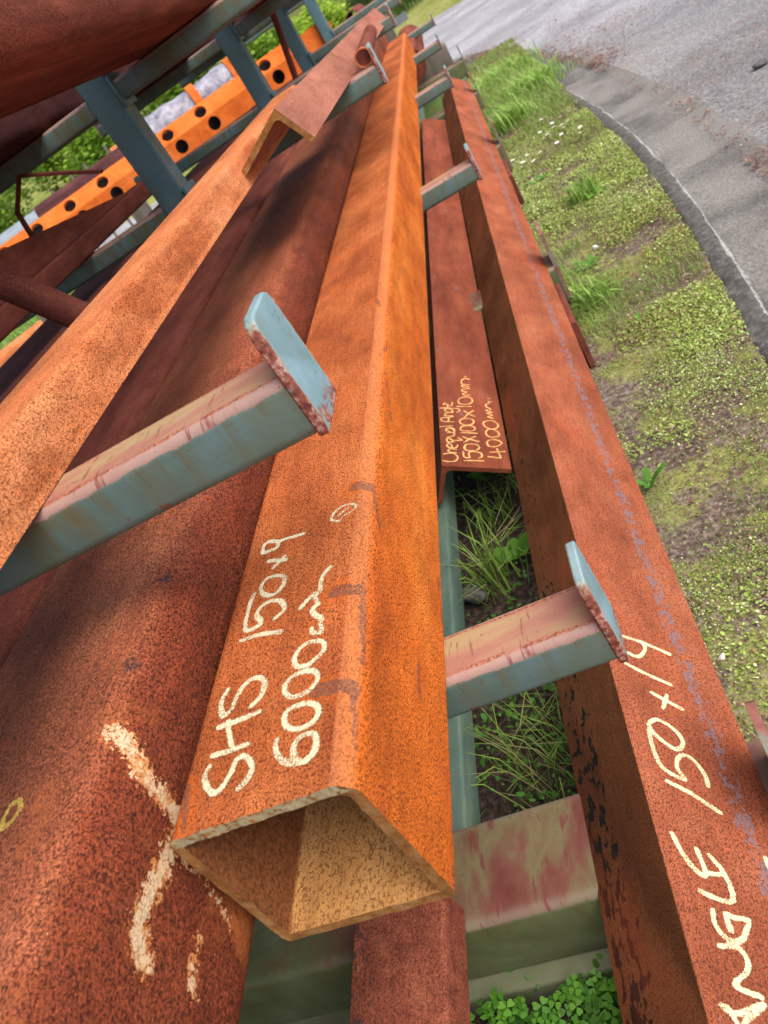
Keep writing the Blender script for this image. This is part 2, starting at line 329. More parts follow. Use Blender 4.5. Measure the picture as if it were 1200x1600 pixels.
CH_TUBEFACE = [[(-0.1839,0.0725,0.199),(-0.1783,0.0717,0.1947)],[(-0.1848,0.0759,0.1995),(-0.1749,0.0694,0.1914),(-0.1675,0.0538,0.1789),(-0.165,0.0467,0.1665),(-0.165,0.0438,0.1509),(-0.165,0.0399,0.1366),(-0.165,0.032,0.1294)],[(-0.165,0.0169,0.13),(-0.165,0.0005,0.1318),(-0.165,-0.0159,0.1351),(-0.165,-0.0304,0.1387),(-0.165,-0.0449,0.1382),(-0.165,-0.0558,0.1336),(-0.165,-0.0627,0.1253)],[(-0.165,0.0123,0.1199),(-0.165,0.0102,0.0934),(-0.165,0.0043,0.0738),(-0.165,-0.0065,0.0523)],[(-0.165,-0.0269,0.0806),(-0.165,-0.0391,0.0826),(-0.165,-0.0542,0.0812),(-0.165,-0.0658,0.0751)]]

# ------------------------------------------------------------------ materials
def sh_extra(g, base):
    # darker stain bands across the rounded edge come from the 'wear' field (grey mill scale)
    d = g.ma('ADD', g.attr('wear'), g.ma('MULTIPLY', g.ma('SUBTRACT', g.noise(130, g.mp((1, .4, 1)), 5, .75), .5), 13.0))
    f = g.ma('MULTIPLY', g.rng(d, 3.6, 4.8, 1.0, 0.0), g.rng(g.noise(420, None, 3, .6), .36, .46))
    halo = g.rng(d, 3.0, 16.0, .55, 0.0)
    base = g.mix(halo, base, (.62, .125, .014))
    sm = g.noise(1.0, g.mp((17, 5, 10), (0, 0, -.9)), 5, .68, .5)
    base = g.mix(1.0, base, g.grey(g.rng(sm, .38, .62, .95, 1.03)), 'MULTIPLY')
    run = g.noise(1.0, g.mp((1, 1.6, 150)), 4, .65, .2)
    base = g.mix(g.ma('MULTIPLY', g.rng(run, .60, .70), g.ma('MULTIPLY', g.rng(g.xyz()[0], -.006, -.002), .45)), base, (.36, .10, .03))
    band = g.ma('MULTIPLY', g.rng(g.ma('ABSOLUTE', g.ma('ADD', g.xyz()[0], .0095)), .0055, .0085, 1.0, 0.0), g.rng(g.xyz()[2], .137, .143))
    base = g.mix(g.ma('MULTIPLY', band, .6), base, (.58, .20, .075))
    return g.mix(g.ma('MULTIPLY', f, .62), base, (.10, .07, .06))

CREAM = (.80, .69, .44)
M_SHS = rust('rust_orange', (.32, .075, .023), (.47, .122, .034), (.58, .180, .056), grain=900, gstr=(.30, 1.72), stretch=(1, .5, 1), mott=11,
             pits=.07, pit_scale=680, pit_col=(.13, .03, .013), chalk=(2.5, CREAM), extra=sh_extra,
             right=(-.016, -.004, (.50, .100, .016), (.68, .155, .019), (.78, .220, .034)), bump=.0012)
def in_extra(g, base):
    f = g.ma('MULTIPLY', g.rng(g.xyz()[0], -.1385, -.1405), g.rng(g.ma('ADD', g.xyz()[2], g.ma('MULTIPLY', g.noise(40), .02)), .012, .022))
    return g.mix(g.ma('MULTIPLY', f, .9), base, g.ramp(g.noise(300, None, 3), [(.35, (.11, .035, .014)), (.6, (.26, .085, .03))]))
M_SHS_IN = rust('rust_tan', (.36, .16, .05), (.52, .26, .085), (.62, .34, .13), grain=900, gstr=(.62, 1.25), pits=.07, pit_scale=520, pit_col=(.22, .085, .03), extra=in_extra)
def cut_extra(g, base):
    f = g.ma('MULTIPLY', g.rng(g.xyz()[2], .1405, .1415), g.rng(g.noise(170, None, 4, .7), .42, .52))
    return g.mix(f, base, g.mix(g.noise(90), (.38, .30, .15), (.42, .38, .24)))
M_CUT = rust('rust_cut_edge', (.20, .075, .02), (.34, .15, .045), (.44, .27, .12), grain=900, stretch=(1, 1, 1), mott=60, gstr=(.55, 1.3), extra=cut_extra)
def big_extra(g, base):
    x, y = g.xyz()[0], g.xyz()[1]
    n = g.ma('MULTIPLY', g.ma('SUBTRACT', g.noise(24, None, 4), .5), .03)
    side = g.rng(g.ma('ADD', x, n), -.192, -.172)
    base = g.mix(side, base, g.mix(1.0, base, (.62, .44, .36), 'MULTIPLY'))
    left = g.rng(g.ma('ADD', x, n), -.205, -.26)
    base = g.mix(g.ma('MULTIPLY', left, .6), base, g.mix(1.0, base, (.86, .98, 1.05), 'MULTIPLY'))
    fresh = g.ma('MULTIPLY', g.rng(g.noise(16, None, 5, .65), .52, .68), g.rng(y, .16, -.05))
    base = g.mix(g.ma('MULTIPLY', fresh, .75), base, (.46, .13, .03))
    for sx, sy in ((-.190, .145), (-.189, .251)):
        dx = g.ma('MULTIPLY', g.ma('SUBTRACT', x, sx), 1.0); dy = g.ma('MULTIPLY', g.ma('SUBTRACT', y, sy), .8)
        d = g.ma('SQRT', g.ma('ADD', g.ma('MULTIPLY', dx, dx), g.ma('MULTIPLY', dy, dy)))
        d = g.ma('ADD', d, g.ma('MULTIPLY', g.ma('SUBTRACT', g.noise(150, None, 5, .8), .5), .022))
        base = g.mix(g.ma('MULTIPLY', g.rng(d, .0045, .0075, 1.0, 0.0), g.rng(g.noise(330, None, 3, .7), .40, .56)), base, (.05, .028, .035))
    return base
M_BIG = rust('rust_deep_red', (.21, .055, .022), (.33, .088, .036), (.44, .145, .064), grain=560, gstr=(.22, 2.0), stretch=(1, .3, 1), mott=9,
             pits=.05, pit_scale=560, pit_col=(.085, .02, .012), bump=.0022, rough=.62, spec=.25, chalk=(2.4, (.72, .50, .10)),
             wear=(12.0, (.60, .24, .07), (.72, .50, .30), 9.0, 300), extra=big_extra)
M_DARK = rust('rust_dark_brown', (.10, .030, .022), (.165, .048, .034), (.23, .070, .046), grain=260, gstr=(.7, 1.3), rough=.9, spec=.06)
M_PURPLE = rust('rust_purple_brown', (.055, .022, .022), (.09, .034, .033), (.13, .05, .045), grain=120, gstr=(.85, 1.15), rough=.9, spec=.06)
M_TOP = rust('rust_red_brown', (.11, .028, .018), (.18, .046, .027), (.27, .080, .046), grain=330, gstr=(.45, 1.7), stretch=(1, .12, 1), mott=14, streak=.35, bump=.0012)
def chan_extra(g, base):
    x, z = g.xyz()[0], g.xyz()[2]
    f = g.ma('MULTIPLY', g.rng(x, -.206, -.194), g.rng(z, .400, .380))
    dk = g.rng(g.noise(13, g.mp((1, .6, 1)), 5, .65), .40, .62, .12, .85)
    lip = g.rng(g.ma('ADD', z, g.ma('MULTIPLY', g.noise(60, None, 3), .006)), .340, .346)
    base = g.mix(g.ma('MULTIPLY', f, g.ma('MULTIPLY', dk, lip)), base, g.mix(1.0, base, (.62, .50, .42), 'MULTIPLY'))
    sc = g.rng(g.noise(1.0, g.mp((30, 9, 30), (0, 0, .6)), 5, .7, .4), .58, .68)
    return g.mix(g.ma('MULTIPLY', g.ma('MULTIPLY', sc, g.rng(x, -.205, -.215)), .45), base, (.24, .13, .075))
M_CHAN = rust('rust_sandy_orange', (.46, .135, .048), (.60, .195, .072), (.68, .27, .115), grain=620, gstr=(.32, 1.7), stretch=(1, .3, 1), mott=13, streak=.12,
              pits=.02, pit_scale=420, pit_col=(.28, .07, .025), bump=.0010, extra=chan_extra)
M_FAR = rust('rust_pink_brown', (.24, .085, .055), (.33, .125, .082), (.42, .17, .115), grain=420, gstr=(.65, 1.3), mott=10)
M_UNEQ = rust('rust_brick_red', (.17, .042, .022), (.245, .062, .031), (.31, .088, .045), grain=700, gstr=(.5, 1.5), stretch=(1, .2, 1), mott=11, streak=.14, chalk=(1.7, (.82, .46, .17)),
              patch=((.20, .11, .11), .60, .70, 30, None, 0, 0))
def angle_extra(g, base):
    # black pitted spots low on the standing leg
    x, y, z = g.xyz()[0], g.xyz()[1], g.xyz()[2]
    low = g.ma('MULTIPLY', g.rng(z, -.035, -.06), g.rng(x, .004, .0))
    zone = g.rng(g.ma('ABSOLUTE', g.ma('SUBTRACT', z, -.112)), .02, .06, 1.0, .5)
    near = g.rng(y, .9, .0, .80, 1.0)
    v = g.ma('MULTIPLY', g.noise(95, g.mp((1, .45, .9)), 3, .55, .3), g.ma('MULTIPLY', zone, near))
    f = g.ma('MULTIPLY', g.rng(v, .495, .53), low)
    base = g.mix(f, base, (.028, .022, .022))
    leg = g.rng(x, .002, .0)                                # shade on the standing leg painted in, along with a browner rust
    base = g.mix(g.ma('MULTIPLY', leg, .85), base, g.mix(1.0, base, (.50, .66, .50), 'MULTIPLY'))
    red = g.rng(g.noise(7, g.mp((1, .4, 1)), 4, .6), .5, .7)
    return g.mix(g.ma('MULTIPLY', red, .3), base, (.48, .085, .03))
M_ANGLE = rust('rust_red', (.215, .056, .026), (.30, .082, .037), (.38, .125, .060), grain=800, gstr=(.32, 1.72), stretch=(1, .5, 1), mott=11, chalk=(2.6, (.80, .66, .38)),
               pits=.06, pit_scale=560, pit_col=(.10, .028, .018), patch=((.185, .125, .135), .475, .53, 120, 0, .108, .012), extra=angle_extra)
M_FLAT = rust('rust_maroon_flecked', (.13, .038, .024), (.22, .060, .033), (.30, .092, .05), grain=560, gstr=(.25, 1.85), mott=40, stretch=(1, 1, 1),
              patch=((.06, .04, .038), .54, .60, 170, 0, .0, .05), bump=.0014)
M_ORANGE = rust('rust_bright_orange', (.56, .105, .018), (.68, .140, .022), (.74, .19, .04), grain=60, gstr=(.92, 1.06), mott=5, bump=.0003)

def paint(name, kind):
    g = G(name)
    P = g.xyz(); x, y, z = P[0], P[1], P[2]
    nrm = g.xyz(g.tc.outputs['Normal'])
    blue = g.ramp(g.noise(7, None, 4, .6, .4), [(.3, (.075, .115, .085)), (.5, (.110, .180, .165)), (.7, (.150, .255, .29))])
    if kind == 'post': blue = g.ramp(g.noise(5, None, 4, .6, .3), [(.3, (.060, .115, .120)), (.5, (.090, .165, .175)), (.72, (.13, .215, .225))])
    if kind == 'base': blue = g.ramp(g.noise(8, None, 4, .6, .4), [(.3, (.085, .095, .035)), (.5, (.125, .14, .06)), (.72, (.17, .20, .11))])
    if kind == 'plate': blue = g.ramp(g.noise(14, None, 4, .6, .4), [(.3, (.12, .18, .17)), (.5, (.165, .265, .30)), (.7, (.22, .34, .40))])
    col = blue
    if kind == 'arm':
        ol = g.rng(g.noise(9, g.mp((1, 1, .7)), 4, .6), .42, .62)
        col = g.mix(g.ma('MULTIPLY', ol, .6), col, (.125, .15, .085))
    warp = g.ma('MULTIPLY', g.ma('SUBTRACT', g.noise(14, None, 3), .5), .02)
    if kind in ('arm', 'base'):
        v = g.mp((34, 34, 3.5), (0, .22, 0))
        s1 = g.noise(1.0, v, 4, .6, .6)
        fall = g.rng(g.ma('ADD', z, warp), -.075, .0, .25, 1.0)
        col = g.mix(g.ma('MULTIPLY', g.rng(s1, .44, .64), g.ma('MULTIPLY', fall, .85)), col, (.135, .105, .045))
        s2 = g.noise(1.0, g.mp((95, 95, 9), (0, .22, 0)), 4, .7, .8)
        col = g.mix(g.ma('MULTIPLY', g.rng(s2, .60, .72), g.ma('MULTIPLY', fall, .5)), col, (.13, .055, .02))
        # worn top: cream paint, pink primer and rust along both edges
        w = g.rng(g.ma('ADD', z, g.ma('MULTIPLY', g.ma('SUBTRACT', g.noise(110, g.mp((.4, 1, 1)), 5, .72), .5), .009)), -.0085, -.0065)
        topc = g.ramp(g.noise(11, g.mp((.5, 1.6, 1)), 5, .62, .4), [(.3, (.24, .09, .065)), (.48, (.33, .155, .105)), (.62, (.33, .235, .115)), (.76, (.27, .26, .13))])
        if kind == 'base':
            topc = g.ramp(g.noise(9, g.mp((1.6, .5, 1)), 5, .62, .4), [(.3, (.12, .030, .022)), (.46, (.17, .060, .042)), (.58, (.17, .14, .065)), (.76, (.15, .042, .028))])
        ed = g.ma('ADD', g.ma('ABSOLUTE', g.ma('ADD', y, -.002)), g.ma('MULTIPLY', g.ma('SUBTRACT', g.noise(80, g.mp((.35, 1, 1)), 5, .72), .5), .013))
        ya = g.ma('ABSOLUTE', y)
        if kind == 'arm':
            wob = g.ma('MULTIPLY', g.ma('SUBTRACT', g.noise(70, g.mp((.4, 1, 1)), 5, .72), .5), .006)
            dl = g.ma('ABSOLUTE', g.ma('SUBTRACT', g.ma('ADD', ya, wob), .0238))
            lip = g.ma('MULTIPLY', g.rng(g.ma('ADD', ya, wob), .0245, .0265), g.rng(g.noise(30, g.mp((.3, 1, 1)), 3), .25, .45))
            topc = g.mix(g.ma('MULTIPLY', lip, .8), topc, g.mix(g.noise(40), (.30, .17, .14), (.36, .26, .23)))
            line = g.ma('MULTIPLY', g.rng(dl, .0012, .0028, 1.0, 0.0), g.rng(g.noise(38, g.mp((.5, 1, 1)), 4, .7), .36, .5))
            topc = g.mix(g.ma('MULTIPLY', line, .85), topc, g.ramp(g.noise(300, None, 3, .7), [(.38, (.10, .03, .02)), (.52, (.30, .085, .045)), (.66, (.48, .24, .16))]))
        else:
            topc = g.mix(g.ma('MULTIPLY', g.rng(ya, .05, .07), .55), topc, (.25, .22, .16))
        if kind == 'base': w = g.ma('MULTIPLY', w, g.rng(x, -.42, -.30))
        col = g.mix(w, col, topc)
        scr = g.noise(1.0, g.mp((70, 9, 9) if kind == 'arm' else (75, 14, 14), (0, 0, .5 if kind == 'arm' else .1)), 4, .7, .3)
        col = g.mix(g.ma('MULTIPLY', g.ma('MULTIPLY', g.rng(scr, .57, .64), w), .75), col, (.16, .032, .03))
    chips = g.rng(g.noise(55, None, 5, .72, .5), .655, .665)
    col = g.mix(g.ma('MULTIPLY', chips, .75), col, (.20, .06, .035))
    if kind == 'plate':
        e = g.ma('ADD', g.ma('ABSOLUTE', y), g.ma('MULTIPLY', g.ma('SUBTRACT', g.noise(55, g.mp((1, 1, .5)), 5, .75), .5), .016))
        rf = g.ma('MULTIPLY', g.rng(e, .0305, .0312), g.rng(g.noise(30, None, 3, .7), .33, .42))
        low = g.rng(g.ma('ADD', z, g.ma('MULTIPLY', g.ma('SUBTRACT', g.noise(50, None, 4, .7), .5), .04)), -.030, -.046)
        rf = g.ma('MAXIMUM', rf, g.ma('MULTIPLY', low, g.rng(g.noise(38, None, 4, .7), .47, .52)))
        edge2 = g.rng(g.ma('SUBTRACT', e, .0015), .0255, .0285)
        col = g.mix(g.ma('MULTIPLY', edge2, .5), col, (.30, .31, .22))
        col = g.mix(rf, col, g.ramp(g.noise(170, None, 4, .7), [(.36, (.10, .025, .02)), (.5, (.26, .07, .045)), (.66, (.46, .30, .24))]))
        drip = g.noise(1.0, g.mp((60, 60, 5)), 4, .65, .4)
        col = g.mix(g.ma('MULTIPLY', g.rng(drip, .58, .68), .5), col, (.24, .17, .09))
        top = g.rng(g.ma('ADD', z, g.ma('MULTIPLY', g.noise(50, None, 4), .02)), .04, .09)
        col = g.mix(g.ma('MULTIPLY', top, .45), col, (.40, .45, .33))
    if kind == 'post':
        s1 = g.noise(1.0, g.mp((40, 40, 2.5)), 4, .6, .5)
        col = g.mix(g.ma('MULTIPLY', g.rng(s1, .56, .68), .7), col, (.16, .075, .03))
        # rust line running down beside the edge of the side face
        side = g.ma('MULTIPLY', g.rng(g.ma('ABSOLUTE', g.ma('ADD', y, .004)), .004, .011, 1.0, 0.0), g.rng(x, .035, .04))
        col = g.mix(g.ma('MULTIPLY', side, g.rng(g.noise(20, g.mp((1, 1, .3)), 3), .4, .6)), col, (.22, .085, .03))
    spk = g.rng(g.noise(210, None, 2), .70, .73)
    col = g.mix(g.ma('MULTIPLY', spk, .6), col, (.03, .03, .03))
    n = g.bump(g.noise(60, None, 4, .6), .0008, .5)
    n = g.bump(chips, -.0005, .6, n)
    return g.done(col, g.rng(g.noise(25, None, 3), .3, .7, .42, .7), .4, n)

M_ARM = paint('painted_teal_arm', 'arm')
M_PLATE = paint('painted_blue_plate', 'plate')
M_POST = paint('painted_teal_post', 'post')
M_BASE = paint('painted_olive_base', 'base')
def plain(name, stops, scale=6, rough=.85, bump=.001, bs=60, spec=.2, stretch=(1, 1, 1)):
    g = G(name)
    c = g.ramp(g.noise(scale, g.mp(stretch), 5, .6, .3), stops)
    return g.done(c, rough, spec, g.bump(g.noise(bs, None, 4, .6), bump, .7))
M_STUB = plain('rusty_olive_plate', [(.3, (.14, .04, .03)), (.48, (.26, .10, .075)), (.55, (.20, .19, .14)), (.75, (.27, .29, .23))], 22, .65, .001, 90, .3)
M_FLANGE = plain('painted_olive_flange', [(.3, (.105, .115, .06)), (.5, (.155, .165, .095)), (.72, (.22, .23, .16))], 9, .6, .0008, 60, .35)
M_BRACE = plain('painted_green_brace', [(.3, (.06, .10, .08)), (.5, (.10, .155, .12)), (.72, (.19, .235, .14))], 16, .55, .0004, 80, .35, (1, .3, 1))
M_GALV = plain('galvanised_steel', [(.3, (.17, .20, .22)), (.7, (.28, .31, .34))], 8, .45, .0004, 60, .5)
M_WRAP = plain('white_wrap', [(.35, (.13, .12, .145)), (.5, (.27, .25, .29)), (.68, (.40, .38, .43))], 14, .45, .03, 9, .4)
M_STONE = plain('grey_stone', [(.3, (.07, .065, .065)), (.7, (.17, .16, .155))], 30, .8, .003, 60)
M_PEBBLE = plain('white_pebble', [(.3, (.5, .47, .44)), (.7, (.72, .70, .66))], 40, .7, .001, 80)
M_BLACK = plain('dark_inside', [(.3, (.012, .009, .009)), (.7, (.03, .02, .02))], 8)
M_BARK = plain('tree_bark', [(.3, (.05, .035, .025)), (.7, (.13, .10, .075))], 12, .9, .01, 30, .1, (1, 1, .2))
M_PETAL = plain('white_petals', [(.3, (.78, .77, .74)), (.7, (.86, .85, .82))], 40, .7, .0002)
M_YELLOW = plain('yellow_flower', [(.3, (.75, .55, .03)), (.7, (.82, .65, .05))], 40, .7, .0002)
M_STAKE = plain('grey_wood', [(.3, (.09, .075, .06)), (.7, (.2, .17, .14))], 10, .9, .002, 40, .1, (1, 1, .2))

def leafmat(name, stops, trans=.25, rough=.55):
    g = G(name)
    c = g.ramp(g.attr('tone'), stops)
    g.lk(c, g.b.inputs['Base Color']); g.b.inputs['Roughness'].default_value = rough
    g.b.inputs['Specular IOR Level'].default_value = .3
    tr = g.t.nodes.new("ShaderNodeBsdfTranslucent"); g.t.links.new(c, tr.inputs[0])
    mx = g.t.nodes.new("ShaderNodeMixShader"); mx.inputs[0].default_value = trans
    g.t.links.new(g.b.outputs[0], mx.inputs[1]); g.t.links.new(tr.outputs[0], mx.inputs[2])
    g.t.links.new(mx.outputs[0], g.out.inputs[0])
    return g.m
M_COVER = leafmat('lawn_leaves', [(0.0, (.20, .12, .07)), (.16, (.30, .22, .10)), (.3, (.20, .25, .04)), (.55, (.31, .42, .065)), (.8, (.46, .58, .16)), (1.0, (.70, .76, .42))])
M_CLOVER = leafmat('clover_leaves', [(0.0, (.035, .10, .012)), (.5, (.075, .22, .022)), (1.0, (.16, .36, .04))])
M_BLADE = leafmat('grass_blades', [(0.0, (.42, .34, .19)), (.12, (.30, .26, .11)), (.2, (.15, .20, .04)), (.5, (.19, .34, .045)), (1.0, (.38, .56, .13))])
M_LITTER = leafmat('dead_leaves', [(0.0, (.07, .03, .024)), (.4, (.19, .075, .055)), (.7, (.28, .13, .085)), (1.0, (.46, .34, .24))], .05, .8)
M_LEAF = leafmat('tree_leaves', [(0.0, (.04, .09, .015)), (.5, (.13, .25, .03)), (.8, (.27, .42, .04)), (1.0, (.44, .58, .07))], .35)

# ground materials
g = G('soil_and_moss')
c = g.ramp(g.noise(90, None, 5, .65), [(.32, (.06, .042, .034)), (.5, (.15, .108, .085)), (.66, (.33, .26, .21))])
moss = g.ramp(g.noise(60, None, 4, .6), [(.3, (.19, .20, .04)), (.7, (.36, .39, .10))])
P = g.xyz()
c = g.mix(g.rng(g.ma('ADD', P[0], g.ma('MULTIPLY', g.noise(9, None, 4), .1)), .20, .10), c, g.mix(1.0, c, (.36, .33, .32), 'MULTIPLY'))  # shade under the rack painted into the soil colour
mf = g.ma('MULTIPLY', g.rng(g.noise(5.5, None, 6, .72, .3), .48, .56), g.rng(P[0], .05, .3))
mf = g.ma('MULTIPLY', mf, g.rng(g.noise(170, None, 4, .75), .40, .56, .12, 1.0))
c = g.mix(mf, c, moss)
c = g.mix(g.ma('MULTIPLY', g.rng(P[1], 4.5, 8), .8), c, (.14, .22, .05))
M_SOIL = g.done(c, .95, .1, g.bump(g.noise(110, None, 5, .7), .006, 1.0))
g = G('asphalt')
c = g.ramp(g.noise(85, None, 6, .85), [(.36, (.07, .066, .064)), (.5, (.20, .19, .186)), (.62, (.40, .385, .375))])
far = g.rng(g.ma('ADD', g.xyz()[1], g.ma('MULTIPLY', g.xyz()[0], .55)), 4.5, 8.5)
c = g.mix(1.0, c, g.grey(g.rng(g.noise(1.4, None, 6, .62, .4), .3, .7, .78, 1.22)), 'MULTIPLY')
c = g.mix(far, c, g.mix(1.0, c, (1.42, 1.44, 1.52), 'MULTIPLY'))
st = g.rng(g.noise(1.1, None, 7, .75, .2), .52, .66)
c = g.mix(g.ma('MULTIPLY', g.ma('MULTIPLY', st, g.rng(far, .2, 1, 1.0, .25)), .55), c, g.mix(1.0, c, (.95, .80, .68), 'MULTIPLY'))
grit = g.rng(g.noise(46, None, 3, .7), .67, .70)
c = g.mix(g.ma('MULTIPLY', grit, .7), c, (.46, .43, .40))
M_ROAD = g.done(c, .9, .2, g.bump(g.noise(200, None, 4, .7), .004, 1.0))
g = G('channel_concrete')
c = g.ramp(g.noise(130, None, 5, .78), [(.34, (.095, .088, .080)), (.5, (.19, .176, .158)), (.66, (.31, .29, .26))])
c = g.mix(1.0, c, g.grey(g.rng(g.noise(2.6, None, 6, .62, .3), .32, .62, .52, 1.12)), 'MULTIPLY')
M_CHANNEL = g.done(c, .92, .15, g.bump(g.noise(160, None, 4, .7), .003, 1.0))
g = G('kerb_concrete')
c = g.ramp(g.noise(45, None, 6, .7), [(.3, (.06, .057, .052)), (.5, (.115, .11, .10)), (.68, (.20, .19, .175))])
e = g.rng(g.ma('ADD', g.attr('edge'), g.ma('MULTIPLY', g.ma('SUBTRACT', g.noise(40, None, 5, .7), .5), .9)), .72, .95)
c = g.mix(e, c, g.ramp(g.noise(60, None, 5, .7), [(.35, (.24, .23, .21)), (.6, (.46, .45, .42))]))
c = g.mix(g.rng(g.noise(9, None, 5, .6), .55, .65), c, (.11, .105, .06))
M_KERB = g.done(c, .95, .1, g.bump(g.noise(70, None, 6, .75), .008, 1.0))
g = G('bank_grass')
c = g.ramp(g.noise(1.3, None, 6, .65), [(.3, (.12, .17, .03)), (.5, (.30, .32, .08)), (.7, (.44, .43, .15))])
M_BANK = g.done(c, .95, .1, g.bump(g.noise(12, None, 5, .7), .1, 1.0))

# ------------------------------------------------------------------ ground, road, kerb (setting)
GZ = -.52
KERB = [(.50, -6), (.50, -2), (.51, -.6), (.53, .4), (.56, .95), (.595, 1.30), (.615, 1.50), (.634, 1.70), (.655, 1.95), (.688, 2.41), (.705, 2.756), (.716, 3.146), (.713, 3.622), (.696, 4.121),
        (.656, 4.744), (.589, 5.381), (.493, 6.099), (.40, 6.75), (.283, 7.416), (.078, 8.399), (-.4, 9.4), (-1.4, 10.3), (-2.8, 11.0), (-5, 11.6), (-9, 12.0), (-20, 12.4)]
KP = smooth_line(KERB, 8)
def off_line(P, d):
    out = []
    for i, p in enumerate(P):
        a = P[max(0, i - 1)]; b = P[min(len(P) - 1, i + 1)]; t = np.array(b) - np.array(a); t /= np.linalg.norm(t)
        out.append(np.array(p) + d * np.array([-t[1], t[0]]))      # +d = towards the lawn (left of travel)
    return out
o = mesh_obj('terrain', [(-600, -600, -.68), (600, -600, -.68), (600, 900, -.68), (-600, 900, -.68)], [(0, 1, 2, 3)], M_BANK); tag(o, kind='structure')
o = mesh_obj('road', [(-60, -40, -.592), (60, -40, -.592), (60, 16.8, -.592), (-60, 16.8, -.592)], [(0, 1, 2, 3)], M_ROAD); tag(o, kind='structure')
# lawn: raised slab out to the kerb, with a few centimetres of lumps
inner = off_line(KP, .053)
cols = 46
V = []; F = []
for i, (p) in enumerate(inner):
    for j in range(cols):
        u = j / (cols - 1); w = 1 - (1 - u) ** 1.0
        X = p[0] + (-30 - p[0]) * (u ** 3.2); Y = p[1] if p[1] < 8 else p[1]
        if p[1] > 8: X = p[0]; Y = p[1] - (p[1] + 4) * (u ** 1.6)
        V.append((X, Y, GZ))
# simple fan is enough for the far part; the near part is a fine grid
def lump(x, y): return .010 * math.sin(9 * x + 3.1 * math.sin(2.3 * y)) * math.cos(4.1 * y + 1.3 * x) + .006 * math.sin(23 * x + 11 * y)
def inner_x(y):
    best = None
    for a, b in zip(inner[:-1], inner[1:]):
        if (a[1] - y) * (b[1] - y) <= 0 and a[1] != b[1]:
            t = (y - a[1]) / (b[1] - a[1]); x = a[0] + t * (b[0] - a[0])
            best = x if best is None else max(best, x)
    return best
ysg = lin(-6, -.8, .4) + lin(-.75, 3.0, .05) + lin(3.1, 11.9, .1)
us = [0, .004, .008, .012, .016, .02, .024, .028, .032, .038, .045, .06, .08, .11, .16, .25, .4, .65, 1]
V = []; F = []
for y in ysg:
    xi = inner_x(y)
    if xi is None: xi = -9
    for k, u in enumerate(us):
        x = xi + (-40 - xi) * u
        z = GZ + (lump(x, y) if u > 0 else 0)
        V.append((x, y, z))
nn = len(us)
for i in range(len(ysg) - 1):
    for k in range(nn - 1):
        a = i * nn + k; F.append((a, a + nn, a + nn + 1, a + 1)[::-1])
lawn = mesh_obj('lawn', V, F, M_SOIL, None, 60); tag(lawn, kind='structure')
# kerb: lumpy old concrete edging
V = []; F = []; E = []
offs = [(.062, -.03, 0), (.056, .001, .05), (.042, .006, .15), (.022, .010, .25), (.008, .008, .55), (0, .004, 1.0), (-.004, -.008, .8), (-.008, -.075, .2)]
lines = [off_line(KP, d) for d, _, _ in offs]
fine = []
for L in lines:
    P = []
    for a, b in zip(L[:-1], L[1:]):
        n = max(1, int(np.linalg.norm(np.array(b) - a) / .03)) if a[1] > -.5 and a[1] < 9 and a[0] > -1 else 1
        n = min(n, 12)
        P.append((a, b, n))
    fine.append(P)
rows = len(offs)
cnt = [max(fine[r][i][2] for r in range(rows)) for i in range(len(KP) - 1)]
path = [[] for _ in range(rows)]
for r in range(rows):
    for i, (a, b, _) in enumerate(fine[r]):
        for k in range(cnt[i]): path[r].append(np.array(a) + (np.array(b) - a) * k / cnt[i])
    path[r].append(np.array(lines[r][-1]))
nrow = len(path[0])
jit = RNG.normal(0, 1, (rows, nrow)); jit = (jit + np.roll(jit, 1, 1) + np.roll(jit, 2, 1)) / 2
for i in range(nrow):
    for r in range(rows):
        p = path[r][i]; amp = .0032 if 1 < r < 7 else .002
        V.append((p[0] + jit[r, i] * amp, p[1], GZ + offs[r][1] + jit[(r + 3) % rows, i] * amp * .8)); E.append(offs[r][2])
for i in range(nrow - 1):
    for r in range(rows - 1):
        a = i * rows + r; F.append((a, a + rows, a + rows + 1, a + 1)[::-1])
kerb = mesh_obj('kerb', V, F, M_KERB, None, 70); tag(kerb, kind='structure')
a = kerb.data.attributes.new('edge', 'FLOAT', 'POINT'); a.data.foreach_set('value', np.array(E, np.float32))
# concrete channel beside it
w1 = off_line(KP, .02)
def chan_w(p): return .30 if p[1] < 4 else (.30 + (p[1] - 4) * .02 if p[1] < 8 else .35)
V = []; F = []
for i, p in enumerate(w1):
    q = off_line(KP, -chan_w(p))[i]
    V += [(p[0], p[1], -.578), ((p[0] + q[0]) / 2, (p[1] + q[1]) / 2, -.586), (q[0], q[1], -.584)]
for i in range(len(w1) - 1):
    for k in range(2): F.append((3 * i + k, 3 * i + 3 + k, 3 * i + 4 + k, 3 * i + 1 + k)[::-1])
ch = mesh_obj('drain_channel_path', V, F, M_CHANNEL, None, 60); tag(ch, kind='structure')
# grass bank beyond the road
V = []; F = []
bx = lin(-60, 50, 2.0); by = [0, .15, .5, 1.5, 3, 6, 10, 16, 30, 60]
bz = [-.60, -.50, -.44, -.30, .0, .6, 1.3, 2.2, 3.5, 4.5]
for x in bx:
    y0 = 15.55 - .85 * x * .9 if x < 1.2 else 14.6 - .55 * (x - 1.2)
    y0 = min(y0, 16.6) if x < 0 else y0
    for j, d in enumerate(by):
        V.append((x, y0 + d, bz[j] + (.12 * math.sin(x * 1.3 + j) if j > 3 else 0)))
for i in range(len(bx) - 1):
    for j in range(len(by) - 1):
        a = i * len(by) + j; F.append((a, a + len(by), a + len(by) + 1, a + 1))
bank = mesh_obj('grass_bank_hill', V, F, M_BANK, None, 60); tag(bank, kind='structure')

